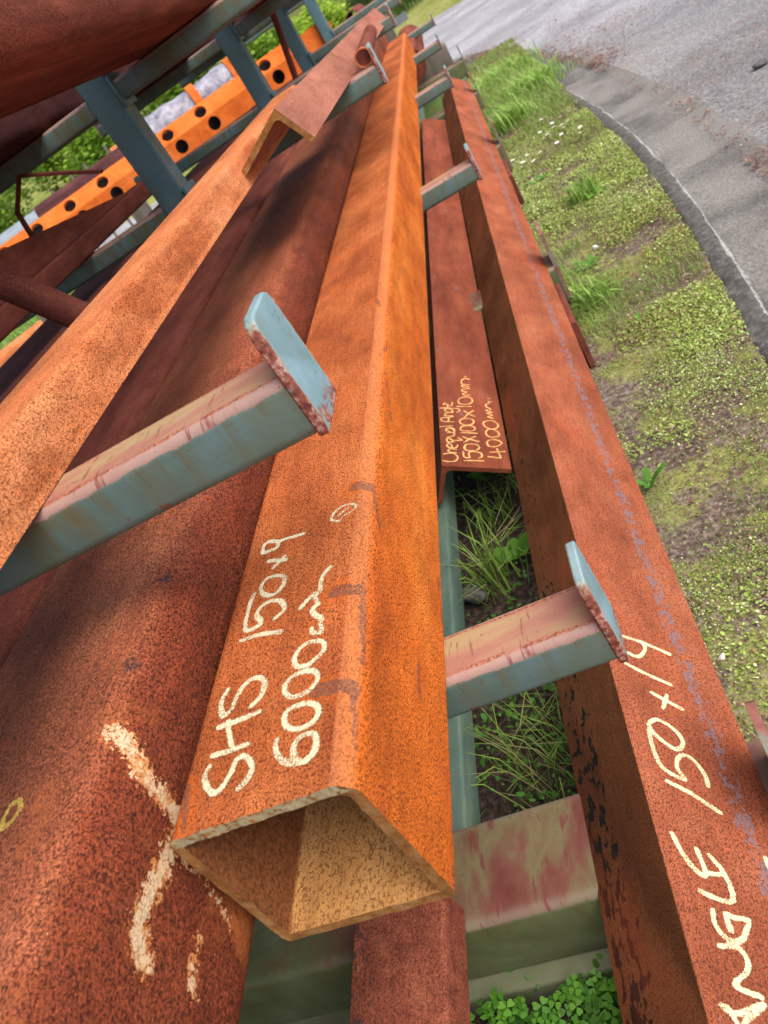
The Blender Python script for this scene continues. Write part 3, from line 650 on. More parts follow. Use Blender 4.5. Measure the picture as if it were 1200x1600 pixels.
# ------------------------------------------------------------------ storage rack (one welded thing)
rack = empty('storage_rack', (-.617, 2.0, -.53))
tag(rack, 'teal painted cantilever rack of posts and arms carrying all the steel bars', 'storage rack')
RO = Vector(rack.location)
def child_at(o, world): o.parent = rack; o.location = Vector(world) - RO
CY = [.235, 2.025, 3.735, 5.32, 7.0, -1.5]
def arm(y, x_tip, x_root, z, rise, w=.065, h=.053, plate_mat=M_PLATE, sgn=1):
    L = abs(x_tip - x_root)
    prof = rrect(-w / 2, w / 2, -h, 0, .0105, 5, (2, 2, 6, 2))
    a = extrude('arm', prof, [-v if sgn > 0 else v for v in lin(0, L, .08)][::(-1 if sgn > 0 else 1)], M_ARM, axis='x')
    child_at(a, (x_tip, y, z))
    c = .012
    hw = w / 2 + .001
    pp = [(-hw, -h - .001), (hw, -h - .001), (hw, rise - c), (hw - c * .35, rise - c * .3), (hw - c, rise), (-hw + c, rise), (-hw + c * .35, rise - c * .3), (-hw, rise - c)]
    p = extrude('end_plate', pp, [0, .003, .006, .009] if sgn > 0 else [-.009, -.006, -.003, 0], plate_mat, axis='x', sharp=50)
    p.parent = a
    bv = p.modifiers.new('edge', 'BEVEL'); bv.width = .0018; bv.segments = 2; bv.limit_method = 'ANGLE'
    return a
for i, y in enumerate(CY):
    post = extrude('post', rrect(-.043, .043, -.04, .04, .008, 4, (1, 1, 1, 1)), lin(-.0, 1.75, .25), M_POST, axis='z')
    child_at(post, (-.617, y, -.48))
    arm(y, .147, -.574, 0.0, .052 if i == 0 else .040)
    arm(y, .041 if i < 4 else -.1, -.574, .332, .046)
    arm(y, -.215 if i in (0, 5) else .03, -.574, .645, .05)
    for z in (0.0, .645) if i in (3, 4) else (0.0, .332, .645): arm(y, -1.36, -.660, z, .05, sgn=-1)
    prof = rrect(-.069, .069, -.125, 0, .012, 4, (3, 3, 8, 3))
    b = extrude('base_beam', prof, lin(-1.42, .225, .1), M_BASE, axis='x'); child_at(b, (0, y + .009, -.365))
    fl = extrude('base_flange', rrect(-.092, .092, -.05, 0, .006, 3, (1, 1, 1, 1)), lin(-1.40, .20, .1), M_FLANGE, parent=b, axis='x'); fl.location = (0, 0, -.121)
    hw = .05
    e = extrude('end_plate', [(-hw, -.13), (hw, -.13), (hw, .10), (hw - .01, .11), (-hw + .01, .11), (-hw, .10)], [0, .010], M_STUB, parent=b, axis='x'); e.location = (.226, -.01, 0)
    for z in (.0, .332, .645):
        k = extrude('bracket', rrect(-.05, .05, -.066, .014, .004, 2, (1, 1, 1, 1)), [-.052, -.044], M_POST, axis='x'); child_at(k, (-.52, y, z))
for y0, y1 in zip(CY[:4], CY[1:5]):
    br = extrude('brace', rrect(-.26, -.178, -.055, 0, .006, 3, (1, 1, 2, 1)), lin(y0 + .08, y1 - .064, .2), M_BRACE); child_at(br, (0, 0, -.40))

# ------------------------------------------------------------------ the bars
# orange square hollow section, 150 x 150 x 9, 6 m
shs = empty('square_tube', (0, 0, 0))
RM = Matrix(((.999932, -.005611, .010189), (.005513, .999938, .009631), (-.010242, -.009575, .9999)))
shs.rotation_euler = RM.to_euler()
tag(shs, 'bright orange rusted square tube, open near end, chalked SHS 150 x 9 6000 mm', 'steel tube')
N4 = (10, 20, 57, 10)
po = rrect(-.15, 0, 0, .15, (.006, .017, .010, .010), 6, N4); pi = rrect(-.141, -.009, .009, .141, (.003, .008, .003, .003), 6, N4)
chs = [[(x, y, .15) for x, y in smooth_line(s, 3)] for s in CH_SHS + CH_SHS_SMUDGE]
chs += [([(x, y, .15) for x, y in smooth_line(s, 3)], 1.2) for s in CH_SHS_SMUDGE2 + [CH_SHS_SMUDGE2[0][-1:] + CH_SHS_SMUDGE2[0][:1]]] + [([(-.037, .312, .15), (-.026, .318, .15)], 1.4)]
marks = [[(-.030, .196, .15), (-.010, .190, .148)], [(-.036, .090, .15), (-.008, .083, .147)], [(-.022, .352, .15), (-.006, .345, .147)], [(-.006, .20, .146), (-.003, .14, .143), (-.002, .11, .142)],
         [(-.006, .085, .146), (-.003, .03, .142)], [(-.003, .35, .144), (0, .28, .13)], [(0, .62, .138), (0, .52, .12)], [(-.143, .045, .149), (-.134, .005, .15)], [(0, .34, .012), (0, .28, .006)],
         [(0, .08, .01), (0, .0, .006)], [(0, .19, .06), (0, .14, .055)], [(-.004, .66, .146), (0, .72, .13)], [(-.02, .88, .15), (-.01, .84, .149)]]
marks = [(s, -3.0) for s in marks[:3]] + [(s, 1.6) for s in marks[3:]]
ysh = lin(0, .36, .002) + lin(.37, 1.0, .01) + lin(1.05, 6.0, .1)
extrude('outer_wall', po, ysh, M_SHS, None, {'chalk': chs, 'wear': marks}, shs)
# hollow: open ends, so take the caps off the outer wall and close the rim with an inner wall
ow = shs.children[0]
bm = bmesh.new(); bm.from_mesh(ow.data)
bmesh.ops.delete(bm, geom=[f for f in bm.faces if len(f.verts) > 4], context='FACES'); bm.to_mesh(ow.data); bm.free()
def rimj(x, z): return .00022 * math.sin(x * 830 + z * 410) + .0004 * math.sin(x * 190 - z * 270 + 1) + .00018 * math.sin(x * 2100 + z * 1500)
def rough_rim(o):
    y0 = min(v.co.y for v in o.data.vertices)
    for v in o.data.vertices:
        if v.co.y < y0 + 1e-5: v.co.y += rimj(v.co.x, v.co.z)
def inner_wall(name, po, pi, ys, mat, rim, parent):
    n = len(po); V = []; F = []; MI = []
    for y in ys: V += [(x, y, z) for x, z in pi]
    m_ = len(ys)
    for j in range(m_ - 1):
        for i in range(n): F.append((j * n + (i + 1) % n, j * n + i, j * n + n + i, j * n + n + (i + 1) % n)); MI.append(0)
    off = len(V); V += [(x, ys[0], z) for x, z in po] + [(x, ys[-1], z) for x, z in po]
    for i in range(n):
        k = (i + 1) % n
        F.append((k, i, off + i, off + k)); MI.append(1)
        e = (m_ - 1) * n
        F.append((e + i, e + k, off + n + k, off + n + i)); MI.append(1)
    o = mesh_obj(name, V, F, [mat, rim], parent, 40)
    o.data.polygons.foreach_set('material_index', MI); return o
rough_rim(ow); rough_rim(inner_wall('inner_wall', po, pi, lin(0, .4, .02) + lin(.5, 6, .25), M_SHS_IN, M_CUT, shs))

# big dark red tube left of it
def tface(s): return smooth_line(s, 3)
big = empty('rectangular_tube', (0, 0, 0))
tag(big, 'large dark red rusted tube with pale scraped streaks beside the orange square tube', 'steel tube')
bpo = rrect(-.415, -.165, 0, .205, .04, 10, (4, 40, 70, 4))
bys = lin(-1.85, -.25, .05) + lin(-.24, .30, .003) + lin(.32, 6.1, .2)
bch = [[(x, y, .205) for x, y in s] for s in CH_TUBETOP]
bpi = rrect(-.405, -.175, .01, .195, .03, 10, (4, 40, 70, 4))
extrude('tube_wall', bpo, bys, M_BIG, None, {'chalk': bch, 'wear': [(tface(s), tn) for s, tn in zip(CH_TUBEFACE, (1.0, -1.0, -1.5, 5.5, 4.5))]}, big)
ow = big.children[0]
bm = bmesh.new(); bm.from_mesh(ow.data)
bmesh.ops.delete(bm, geom=[f for f in bm.faces if len(f.verts) > 4], context='FACES'); bm.to_mesh(ow.data); bm.free()
inner_wall('inner_wall', bpo, bpi, lin(-1.85, 6.1, .5), M_DARK, M_CUT, big)

def simple_tube(name, label, x0, x1, z0, z1, r, y0, y1, mat, wall=.008, cat='steel tube', seg=5):
    po_ = rrect(0, x1 - x0, 0, z1 - z0, r, seg, (2, 2, 2, 2)); pi_ = rrect(wall, x1 - x0 - wall, wall, z1 - z0 - wall, max(.002, r - wall), seg, (2, 2, 2, 2))
    o = extrude(name, po_, lin(0, y1 - y0, .2), mat, pi_)
    o.location = (x0, y0, z0); tag(o, label, cat); return o
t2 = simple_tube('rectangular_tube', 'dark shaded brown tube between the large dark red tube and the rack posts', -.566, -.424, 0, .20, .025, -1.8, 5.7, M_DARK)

# sandy orange channel across the upper arms
chp = [(-.193, .333), (-.193, .378)] + [(-.205 + .012 * math.cos(math.radians(a)), .378 + .012 * math.sin(math.radians(a))) for a in (22, 45, 67)] + [(-.205, .390), (-.24, .3905), (-.273, .390)] + \
      [(-.273 + .012 * math.cos(math.radians(a)), .378 + .012 * math.sin(math.radians(a))) for a in (112, 135, 158)] + [(-.285, .378), (-.285, .333), (-.277, .333), (-.277, .372), (-.270, .380), (-.208, .380), (-.201, .372), (-.201, .333)]
ch_ = extrude('steel_channel', chp, lin(-1.7, 2.2, .05), M_CHAN, sharp=50)
tag(ch_, 'long sandy orange rusted channel lying toes down across the upper blue arms', 'steel channel')
# pinkish angle standing tent-like on the upper arms, near end cut square
def tilted_angle(name, label, ridge0, ridge1, th, a, b, t, mat, ys=None, fields=None, dense=(4, 4)):
    d = Vector(ridge1) - Vector(ridge0)
    o = extrude(name, langle(a, b, t, .010, .005, *dense), ys or lin(0, d.length, .1), mat, None, fields)
    yaw = math.atan2(-d.x, d.y); pitch = math.atan2(d.z, math.hypot(d.x, d.y))
    o.matrix_world = Matrix.Translation(ridge0) @ Matrix.Rotation(yaw, 4, 'Z') @ Matrix.Rotation(pitch, 4, 'X') @ Matrix.Rotation(th, 4, 'Y')
    tag(o, label, 'steel angle'); return o
tilted_angle('steel_angle', 'pinkish brown angle lying tent like on the upper arms, square cut end in view', (-.080, 1.24, .4195), (-.030, 4.15, .375), math.radians(64), .084, .140, .011, [M_FAR, M_CUT])
fa = [o for o in COL.objects if o.get('label', '').startswith('pinkish brown angle')][0]
for f in fa.data.polygons:
    if len(f.vertices) > 8: f.material_index = 1
# right hand 150 x 14 angle
th = math.radians(43.2)
afld = {'chalk': [[(x, y, 0) for x, y in smooth_line(s, 3)] for s in CH_ANGLE]}
ang = extrude('steel_angle', langle(.15, .15, .014, .012, .006, 75, 30), lin(-1.7, -.16, .05) + lin(-.15, .47, .002) + lin(.5, 5.75, .15), M_ANGLE, None, afld)
ang.location = (.098, 0, -.259); ang.rotation_euler = (0, th, 0)
tag(ang, 'long red rusted angle beside the lawn, chalked ANGLE 150 x 14', 'steel angle')
# unequal angle
thu = math.radians(32.75)
ufld = {'chalk': [[(x, y, 0) for x, y in smooth_line(s, 2)] for s in CH_UNEQUAL]}
une = extrude('steel_angle', langle(.146, .095, .010, .012, .005, 90, 4), [v - 1.093 for v in lin(1.093, 1.62, .0018) + lin(1.65, 5.1, .15)], M_UNEQ, None, {'chalk': [[(x, y - 1.093, 0) for x, y, _ in s] for s in ufld['chalk']]})
une.location = (-.136, 1.093, -.300); une.rotation_euler = (0, thu, 0)
tag(une, 'brick red angle low between the tubes, chalked Unequal Angle 4000 mm', 'steel angle')
simple_tube('rectangular_tube', 'flecked maroon tube on the bottom rack level below the open end of the orange tube', -.294, -.168, -.363, -.305, .006, -1.75, .195, M_FLAT)
# top tube on the third tier, left tier tubes
simple_tube('rectangular_tube', 'big red brown tube on the topmost arms seen from below', -.530, -.205,   .647, .95, .055, -1.8, 5.8, M_TOP, seg=10)
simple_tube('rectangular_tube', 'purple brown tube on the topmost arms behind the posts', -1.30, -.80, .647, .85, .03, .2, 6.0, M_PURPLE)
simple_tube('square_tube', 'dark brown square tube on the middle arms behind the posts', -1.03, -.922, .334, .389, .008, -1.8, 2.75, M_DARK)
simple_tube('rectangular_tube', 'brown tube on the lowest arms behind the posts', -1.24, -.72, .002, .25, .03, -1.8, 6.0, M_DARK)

# ------------------------------------------------------------------ other steel in the yard
wedge = extrude('steel_plate', [(.90, .391), (2.53, .391), (2.53, .395), (.90, .555)], [0, .012], M_DARK, axis='y')
wedge.data.transform(Matrix(((0, 1, 0, -.950), (1, 0, 0, 0), (0, 0, 1, 0), (0, 0, 0, 1)))); wedge.data.flip_normals()
tag(wedge, 'dark brown tapered plate standing on the square tube behind the posts', 'steel plate')
o = tube_between('round_tube', (-.752, 1.0, .693), (-.468, 1.0, .272), .027, M_DARK, wall=.004); tag(o, 'dark brown round tube leaning across the gap behind the sandy channel', 'steel pipe')
o = tube_between('round_bar', (-.50, 4.45, .64), (-.60, 4.5, .21), .017, M_DARK); tag(o, 'thin dark brown bar leaning upright between two rack posts', 'steel bar')
fb = mesh_obj('bent_flat_bar', [], [], M_DARK)
bm = bmesh.new()
pth = [(-.700, 1.9, .492), (-.80, 1.9, .545), (-.901, 1.9, .595), (-.975, 1.9, .53), (-1.0, 1.9, .391)]
hv = []
for i, p in enumerate(pth):
    d = Vector(pth[min(i + 1, 4)]) - Vector(pth[max(i - 1, 0)]); nrm = Vector((-d.z, 0, d.x)).normalized() * .004
    hv.append([bm.verts.new(Vector(p) + nrm + Vector((0, s, 0))) for s in (-.009, .009)] + [bm.verts.new(Vector(p) - nrm + Vector((0, s, 0))) for s in (.009, -.009)])
for a, b in zip(hv[:-1], hv[1:]):
    for k in range(4): bm.faces.new((a[k], a[(k + 1) % 4], b[(k + 1) % 4], b[k]))
bm.faces.new(hv[0][::-1]); bm.faces.new(hv[-1]); bmesh.ops.recalc_face_normals(bm, faces=bm.faces[:]); bm.to_mesh(fb.data); bm.free()
tag(fb, 'thin brown flat bar bent to an elbow in front of the grass bank', 'steel bar')
o = tube_between('round_tube', (-.118, 6.15, -.125), (-.118, 8.2, -.125), .118, M_TOP, n=32); tag(o, 'short red brown round pipe beyond the far end of the orange tube', 'steel pipe')
tb = extrude('timber_bearer', rrect(-.09, .09, 0, .276, .01, 2, (1, 1, 1, 1)), lin(-.45, .15, .2), M_STAKE, axis='x'); tb.location = (0, 7.5, -.52)
tag(tb, 'grey timber bearer under the short red brown pipe', 'timber')
o = tube_between('round_tube', (.020, 2.04, .3555), (.0, 2.9, .3555), .0225, M_DARK, n=24); tag(o, 'small dark pipe offcut resting on the second upper arm', 'steel pipe')
rim = extrude('chipped_rim', circle(.0232, 24), [-.002, .02], M_CHAN, circle(.0192, 24), None, o); 

U = Vector((.929, .370, 0)); NB = Vector((-.370, .929, 0)); P0 = Vector((-1.681, 6.6, 0))
def at(s, off, z): return P0 + U * s + NB * off + Vector((0, 0, z))
MU = Matrix(((U.x, NB.x, 0, 0), (U.y, NB.y, 0, 0), (0, 0, 1, 0), (0, 0, 0, 1)))
def holed_face(s0, s1, holes, zc, hgt, tf, r):
    """flat strip from s0 to s1 with round holes; tf maps (s, t) to 3-D"""
    V = []; F = []; n = 20
    edges = sorted([s0] + [h + sg * hgt / 2 for h in holes for sg in (-1, 1)] + [s1])
    def add(p): V.append(tf(*p)); return len(V) - 1
    pos = s0
    for h in sorted(holes):
        a, b = h - hgt / 2, h + hgt / 2
        if a > pos + 1e-4:
            q = [add(p) for p in ((pos, -hgt / 2), (a, -hgt / 2), (a, hgt / 2), (pos, hgt / 2))]; F.append(q)
        ri = []; ro = []; rb = []
        for k in range(n):
            t = 2 * math.pi * (k + .5) / n; c, s = math.cos(t), math.sin(t); sc = 1 / max(abs(c), abs(s))
            ri.append(add((h + r * c, r * s))); ro.append(add((h + hgt / 2 * c * sc, hgt / 2 * s * sc)))
            V.append(tf(h + r * c, r * s, .02)); rb.append(len(V) - 1)
        for k in range(n):
            k2 = (k + 1) % n; F.append((ro[k], ro[k2], ri[k2], ri[k])); F.append((ri[k], ri[k2], rb[k2], rb[k]))
        pos = b
    if pos < s1 - 1e-4: F.append([add(p) for p in ((pos, -hgt / 2), (s1, -hgt / 2), (s1, hgt / 2), (pos, hgt / 2))])
    return V, F
def perforated(name, label, s0, s1, first, shift, notch=False):
    root = empty(name, at(s0, 0, .21)); tag(root, label, 'steel beam')
    h1 = [first + .32 * k for k in range(-8, 9) if s0 + .07 < first + .32 * k < s1 - .07]
    h2 = [h - shift for h in h1 if s0 + .07 < h - shift < s1 - .07]
    B = Vector((0, 0, 0))
    V, F = holed_face(s0, s1, h1, .28, .14, lambda s, t, d=0: at(s, d, .285 + t), .052)
    f = mesh_obj('web_plate', V, F, M_ORANGE, None, 30)
    sl = math.radians(40)
    V2, F2 = holed_face(s0, s1, h2, 0, .14, lambda s, t, d=0: at(s, (t + .07) * math.sin(sl) + d * .6, .355 + (t + .07) * math.cos(sl) - d * .8), .052)
    f2 = mesh_obj('flange_plate', V2, F2, M_ORANGE, None, 30)
    bk = mesh_obj('back_plate', [at(s0, .10, .21), at(s1, .10, .21), at(s1, .12, .43), at(s0, .12, .43), at(s0, .0, .21), at(s1, .0, .21)], [(0, 1, 2, 3), (4, 5, 1, 0)], M_BLACK)  # near-black colour paints the shade inside the hollow beam
    cp = mesh_obj('end_face', [at(s, d, z) for s in (s0, s1) for d, z in ((.0, .215), (.10, .215), (.12, .43), (.098, .442), (0, .356))], [(0, 1, 2, 3, 4), (9, 8, 7, 6, 5)], M_DARK)
    for q in (f, f2, bk, cp): q.parent = root; q.location = -root.location
    return root
perforated('perforated_beam', 'long bright orange beam with two rows of round holes behind the nearest visible posts', -2.3, .385, 0.0, .043)
perforated('perforated_beam', 'short bright orange holed beam between the second and third visible posts', .46, .866, .634, .043)
plt = extrude('notched_plate', [(.93, .235), (1.215, .255), (1.235, .30), (1.20, .335), (1.215, .385), (1.17, .405), (1.13, .40), (1.10, .44), (.93, .43)], [0, .02], M_ORANGE)
plt.matrix_world = Matrix.Translation(P0) @ MU; tag(plt, 'bright orange notched plate right of the third visible post', 'steel plate')
wr = empty('wrapped_pipe', at(0, .38, .44)); tag(wr, 'thick pipe wrapped in crinkled white plastic with orange bands', 'wrapped pipe')
def round_on(root, name, s0, s1, off, z, r, mat, wall=None, taper=None):
    o_ = extrude(name, circle(r, 30), lin(0, s1 - s0, .05), mat, circle(r - wall, 30) if wall else None, None, None, sharp=50)
    if taper:
        for v in o_.data.vertices:
            k = taper(v.co.y / (s1 - s0)); v.co.x *= k; v.co.z *= k
    o_.matrix_world = Matrix.Translation(at(s0, off, z)) @ Matrix.Rotation(math.atan2(-U.x, U.y), 4, 'Z')
    if root:
        mw = o_.matrix_world.copy(); o_.parent = root; o_.matrix_world = Matrix.Translation(-root.location) @ mw
    return o_
round_on(wr, 'wrapping', -.46, .40, .38, .44, .155, M_WRAP, None, lambda t: 1 + .06 * math.sin(9 * t) + .03 * math.sin(31 * t))
for s in (-.02, .36): round_on(wr, 'band', s, s + .07, .38, .44, .172, M_ORANGE, .02)
round_on(wr, 'pipe_end', -.8, -.461, .38, .44, .13, M_CHAN, .012)
o = round_on(None, 'round_tube', -1.58, -.5, .30, .43, .115, M_PURPLE, .01); tag(o, 'grey brown round pipe behind the long orange holed beam', 'steel pipe')
o = round_on(None, 'round_tube', -3.2, -1.62, .55, .43, .10, M_GALV, .008); tag(o, 'pale galvanised pipe at the left end of the orange holed beam', 'steel pipe')
o = tube_between('round_tube', at(-1.93, .20, .40), at(-1.90, .42, .40), .05, M_BLACK, wall=.006); tag(o, 'short pipe stub coloured black as a dark open end in front of the galvanised pipe', 'steel pipe')  # black colour stands for the shade inside an open pipe end
for s in (-2.0, -.9, .1, .72, 1.1):
    t = extrude('timber_bearer', rrect(-.07, .07, 0, .725, .01, 2, (1, 1, 1, 1)), lin(-.1, .75, .3), M_STAKE); t.matrix_world = Matrix.Translation(at(s, 0, -.52)) @ MU
    tag(t, 'grey timber packing under the orange holed beams', 'timber', 'timber packing under the orange beams')
o = tube_between('round_tube', (-5.9, 6.0, -.40), (-4.25, 7.45, -.40), .12, M_CHAN, wall=.01, n=28); tag(o, 'sandy orange pipe lying on the grass at the left edge', 'steel pipe')
o = tube_between('round_tube', (-.50, 8.35, .27), (-.50, 9.3, .27), .075, M_DARK, wall=.008, n=28); tag(o, 'rust brown pipe end beside the notched orange plate', 'steel pipe')
tbb = extrude('timber_bearer', rrect(-.09, .09, 0, .712, .01, 2, (1, 1, 1, 1)), lin(-.75, -.25, .25), M_STAKE, axis='x'); tbb.location = (0, 8.9, -.52)
tag(tbb, 'tall grey timber bearer under the rust brown pipe end', 'timber')
gv = extrude('galvanised_channel', [(-.04, 0), (.04, 0), (.04, .07), (.03, .07), (.03, .012), (-.03, .012), (-.03, .07), (-.04, .07)], lin(-1.6, -.08, .2), M_GALV, axis='x'); gv.location = (0, 9.0, -.02)
tag(gv, 'pale galvanised channel lying across beyond the rack', 'steel channel')
tbb = extrude('timber_bearer', rrect(-.06, .06, 0, .499, .01, 2, (1, 1, 1, 1)), lin(-.9, -.5, .2), M_STAKE, axis='x'); tbb.location = (0, 9.0, -.52)
tag(tbb, 'grey timber block under the galvanised channel', 'timber')
# rusty offcuts hooked outside the right hand angle
for (y0, y1, zz, lab) in ((1.60, 1.88, -.425, 'short rusty flat offcut below the second base end plate, outside the red angle'), (3.15, 3.45, -.425, 'short rusty flat offcut beside the third base end plate near the tall grass')):
    fo = extrude('flat_offcut', rrect(.206, .220, zz - .095, zz + .045, .003, 2, (1, 1, 1, 1)), lin(y0, y1, .1), M_DARK); tag(fo, lab, 'steel offcut')

# ------------------------------------------------------------------ lawn cover
def vnoise(x, y, s, seed):
    r = np.random.default_rng(seed); T = r.random((64, 64)); x = x * s + 17.3; y = y * s + 5.1
    i = np.floor(x).astype(int); j = np.floor(y).astype(int); fx = x - i; fy = y - j; fx = fx * fx * (3 - 2 * fx); fy = fy * fy * (3 - 2 * fy)
    g_ = lambda a, b: T[a % 64, b % 64]
    return (g_(i, j) * (1 - fx) + g_(i + 1, j) * fx) * (1 - fy) + (g_(i, j + 1) * (1 - fx) + g_(i + 1, j + 1) * fx) * fy
IN = np.array([p for p in inner]);
def right_edge(y):
    k = np.argsort(IN[:95, 1]); return np.interp(y, IN[:95, 1][k], IN[:95, 0][k])
def leaf_discs(x, y, z, size, tilt, rng, k=5, aspect=.8):
    n = len(x); az = rng.random(n) * 2 * np.pi; t1 = rng.normal(0, tilt, n); t2 = rng.normal(0, tilt, n)
    a = np.linspace(0, 2 * np.pi, k, endpoint=False)
    lx = np.cos(a)[None] * size[:, None]; ly = np.sin(a)[None] * size[:, None] * aspect
    X = lx * np.cos(az)[:, None] - ly * np.sin(az)[:, None]; Y = lx * np.sin(az)[:, None] + ly * np.cos(az)[:, None]
    Z = X * np.sin(t1)[:, None] + Y * np.sin(t2)[:, None]
    return np.stack([x[:, None] + X, y[:, None] + Y, z[:, None] + Z], 2)
def blades(x, y, z, h, w, lean, rng):
    """each blade: two stacked tapering quads"""
    n = len(x); az = rng.random(n) * 2 * np.pi; dx, dy = np.cos(az), np.sin(az); px, py = -dy, dx
    def P(f, l, ww, s): return np.stack([x + dx * l * h + s * px * ww * w, y + dy * l * h + s * py * ww * w, z + f * h], 1)
    l1 = lean * .28; l2 = lean
    a = np.stack([P(0, 0, .5, -1), P(0, 0, .5, 1), P(.62, l1, .42, 1), P(.62, l1, .42, -1)], 1)
    f2 = np.sqrt(np.clip(1 - lean ** 2 * .55, .1, 1))
    b = np.stack([P(.62, l1, .42, -1), P(.62, l1, .42, 1), P(f2, l2, .06, 1), P(f2, l2, .06, -1)], 1)
    return np.concatenate([a, b])
r = np.random.default_rng(11)
# weedy ground cover right of the angle (grass, moss and small leaves one cannot count)
N = 460000
y = .2 + 7.4 * r.random(N) ** 1.35
xe = right_edge(y); x = xe - (xe - .12) * r.random(N)
far_s = 1 + np.clip((y - 1.0) / 3.0, 0, 2.2)
dens = vnoise(x, y, 4.2, 3) * .6 + vnoise(x, y, 11, 4) * .4
bare = np.exp(-(((x - .33) / .09) ** 2 + ((y - 2.55) / .22) ** 2)) + np.exp(-(((x - .40) / .13) ** 2 + ((y - 1.16) / .10) ** 2)) * .7 + np.exp(-(((x - .27) / .12) ** 2 + ((y - .62) / .30) ** 2)) * .75 + np.exp(-(((x - .42) / .06) ** 2 + ((y - 3.2) / .2) ** 2)) * .6
keep = r.random(N) < np.clip((dens - .36) * 3.2, .03, 1) * np.clip(1 - bare * .95, .04, 1) * np.clip(.5 + far_s * .3, 0, 1)
x, y, far_s, dens = x[keep], y[keep], far_s[keep], dens[keep]
n = len(x)
size = (.0010 + .0017 * r.random(n) ** 1.5) * (.55 + .45 * far_s) * (1 + .45 * (vnoise(x, y, 6, 9) > .58))
z = GZ + .006 + .016 * r.random(n) * dens
tone = np.clip(.30 + .5 * vnoise(x, y, 3.0, 21) + r.normal(0, .22, n) - .06, 0, 1)
tone[r.random(n) < .16] *= .22
quads_mesh('lawn_weeds', leaf_discs(x, y, z, size, .45, r), M_COVER, tone)
wd = bpy.data.objects['lawn_weeds']; tag(wd, 'low yellow green weeds and moss covering the lawn strip beside the kerb', 'ground cover', kind='stuff')
# short grass mixed in
N = 130000
y = .2 + 7.6 * r.random(N) ** 1.2; xe = right_edge(y); x = xe - .01 - (xe - .14) * r.random(N)
gd = vnoise(x, y, 3.1, 31) * .65 + vnoise(x, y, 9, 32) * .35
tall = np.exp(-(((y - 5.6) / 1.0) ** 2 + ((x - .42) / .28) ** 2)) + .5 * np.exp(-(((y - 2.1) / .5) ** 2 + ((x - .27) / .08) ** 2))
keep = r.random(N) < np.clip((gd - .50) * 2.4 + tall * 1.2, .03, 1)
x, y, tall = x[keep], y[keep], tall[keep]; n = len(x)
h = (.008 + .020 * r.random(n) ** 1.6) * (1 + tall * 3.2); w = .0009 + .0010 * np.clip(y / 3, 0, 2)
B = blades(x, y, np.full(n, GZ), h, w, .25 + .75 * r.random(n), r); tn = np.clip(.45 + .25 * r.normal(0, 1, n) + .25 * tall, 0, 1); tn[r.random(n) < .20] = .02
gr = quads_mesh('grass', B, M_BLADE, np.concatenate([tn, tn])); tag(gr, 'short and tall green grass growing through the lawn strip', 'grass', kind='stuff')
# dead bits on the bare soil
N = 26000
y = .2 + 7.0 * r.random(N) ** 1.4; xe = right_edge(y); x = xe - (xe - .10) * r.random(N)
fs = 1 + np.clip((y - 1) / 3, 0, 1.6); n = N
bits = quads_mesh('dead_leaves', leaf_discs(x, y, GZ + .004 + .010 * r.random(n), (.0014 + .0032 * r.random(n) ** 2) * fs, .4, r, 4, .45), M_LITTER, np.clip(.35 + .38 * r.normal(0, 1, n), 0, 1))
tag(bits, 'brown and straw coloured dead bits scattered over the lawn strip', 'dead leaves', kind='stuff')
# shaded weeds below the rack
N = 60000
x = -1.5 + 1.62 * r.random(N); y = .05 + 6.8 * r.random(N) ** 1.3
k = r.random(N) < np.clip((vnoise(x, y, 5, 41) - .30) * 2.2, .02, 1); x, y = x[k], y[k]; n = len(x)
wz = quads_mesh('weeds', leaf_discs(x, y, GZ + .01 + .03 * r.random(n), (.0025 + .0045 * r.random(n) ** 2), .6, r), M_CLOVER, np.clip(.15 + .4 * r.random(n), 0, 1)); tag(wz, 'dark green weeds on the soil below the rack', 'weeds', kind='stuff')
N = 30000
x = -9 + 8.0 * r.random(N); y = 3 + 7.5 * r.random(N); n = N
B = blades(x, y, np.full(n, GZ), .05 + .08 * r.random(n), .006 + .005 * r.random(n), .3 + .6 * r.random(n), r)
gl = quads_mesh('grass', B, M_BLADE, np.tile(np.clip(.5 + .25 * r.normal(0, 1, n), 0, 1), 2)); tag(gl, 'rough green grass behind the rack on the left', 'grass', kind='stuff')
# clover at the foot of the base beam
N = 1500
cx = -.34 + .42 * r.random(N); cy = -.08 + .235 * r.random(N) ** .8; k = cy < .132 + .012 * np.sin(cx * 60) + .07 * (cx + .16); cx, cy = cx[k], cy[k]
L = []; T = []
for px, py in zip(cx, cy):
    hz = GZ + .012 + .055 * r.random(); tx, ty = r.normal(0, .22, 2); rad = .0042 + .0030 * r.random(); a0 = r.random() * 6.28; tn = np.clip(.5 + .22 * r.normal(), 0, 1)
    for q in range(3):
        a = a0 + q * 2.094
        prof = [(0.06, 0), (.75, .62), (1.25, .72), (1.55, .42), (1.42, 0), (1.55, -.42), (1.25, -.72), (.75, -.62)]
        pts = []
        for u_, v_ in prof:
            X = (math.cos(a) * u_ - math.sin(a) * v_) * rad; Y = (math.sin(a) * u_ + math.cos(a) * v_) * rad
            pts.append((px + X, py + Y, hz + X * tx + Y * ty + .18 * abs(v_) * rad))
        L.append(pts); T.append(np.clip(tn + .1 * r.normal(), 0, 1))
cl = quads_mesh('clover', np.array(L), M_CLOVER, np.array(T)); tag(cl, 'bright green clover leaves at the foot of the olive base beam', 'clover', kind='stuff')
n = len(cx); st = blades(cx, cy, np.full(n, GZ), .02 + .03 * r.random(n), np.full(n, .0012), .3 * r.random(n), r)

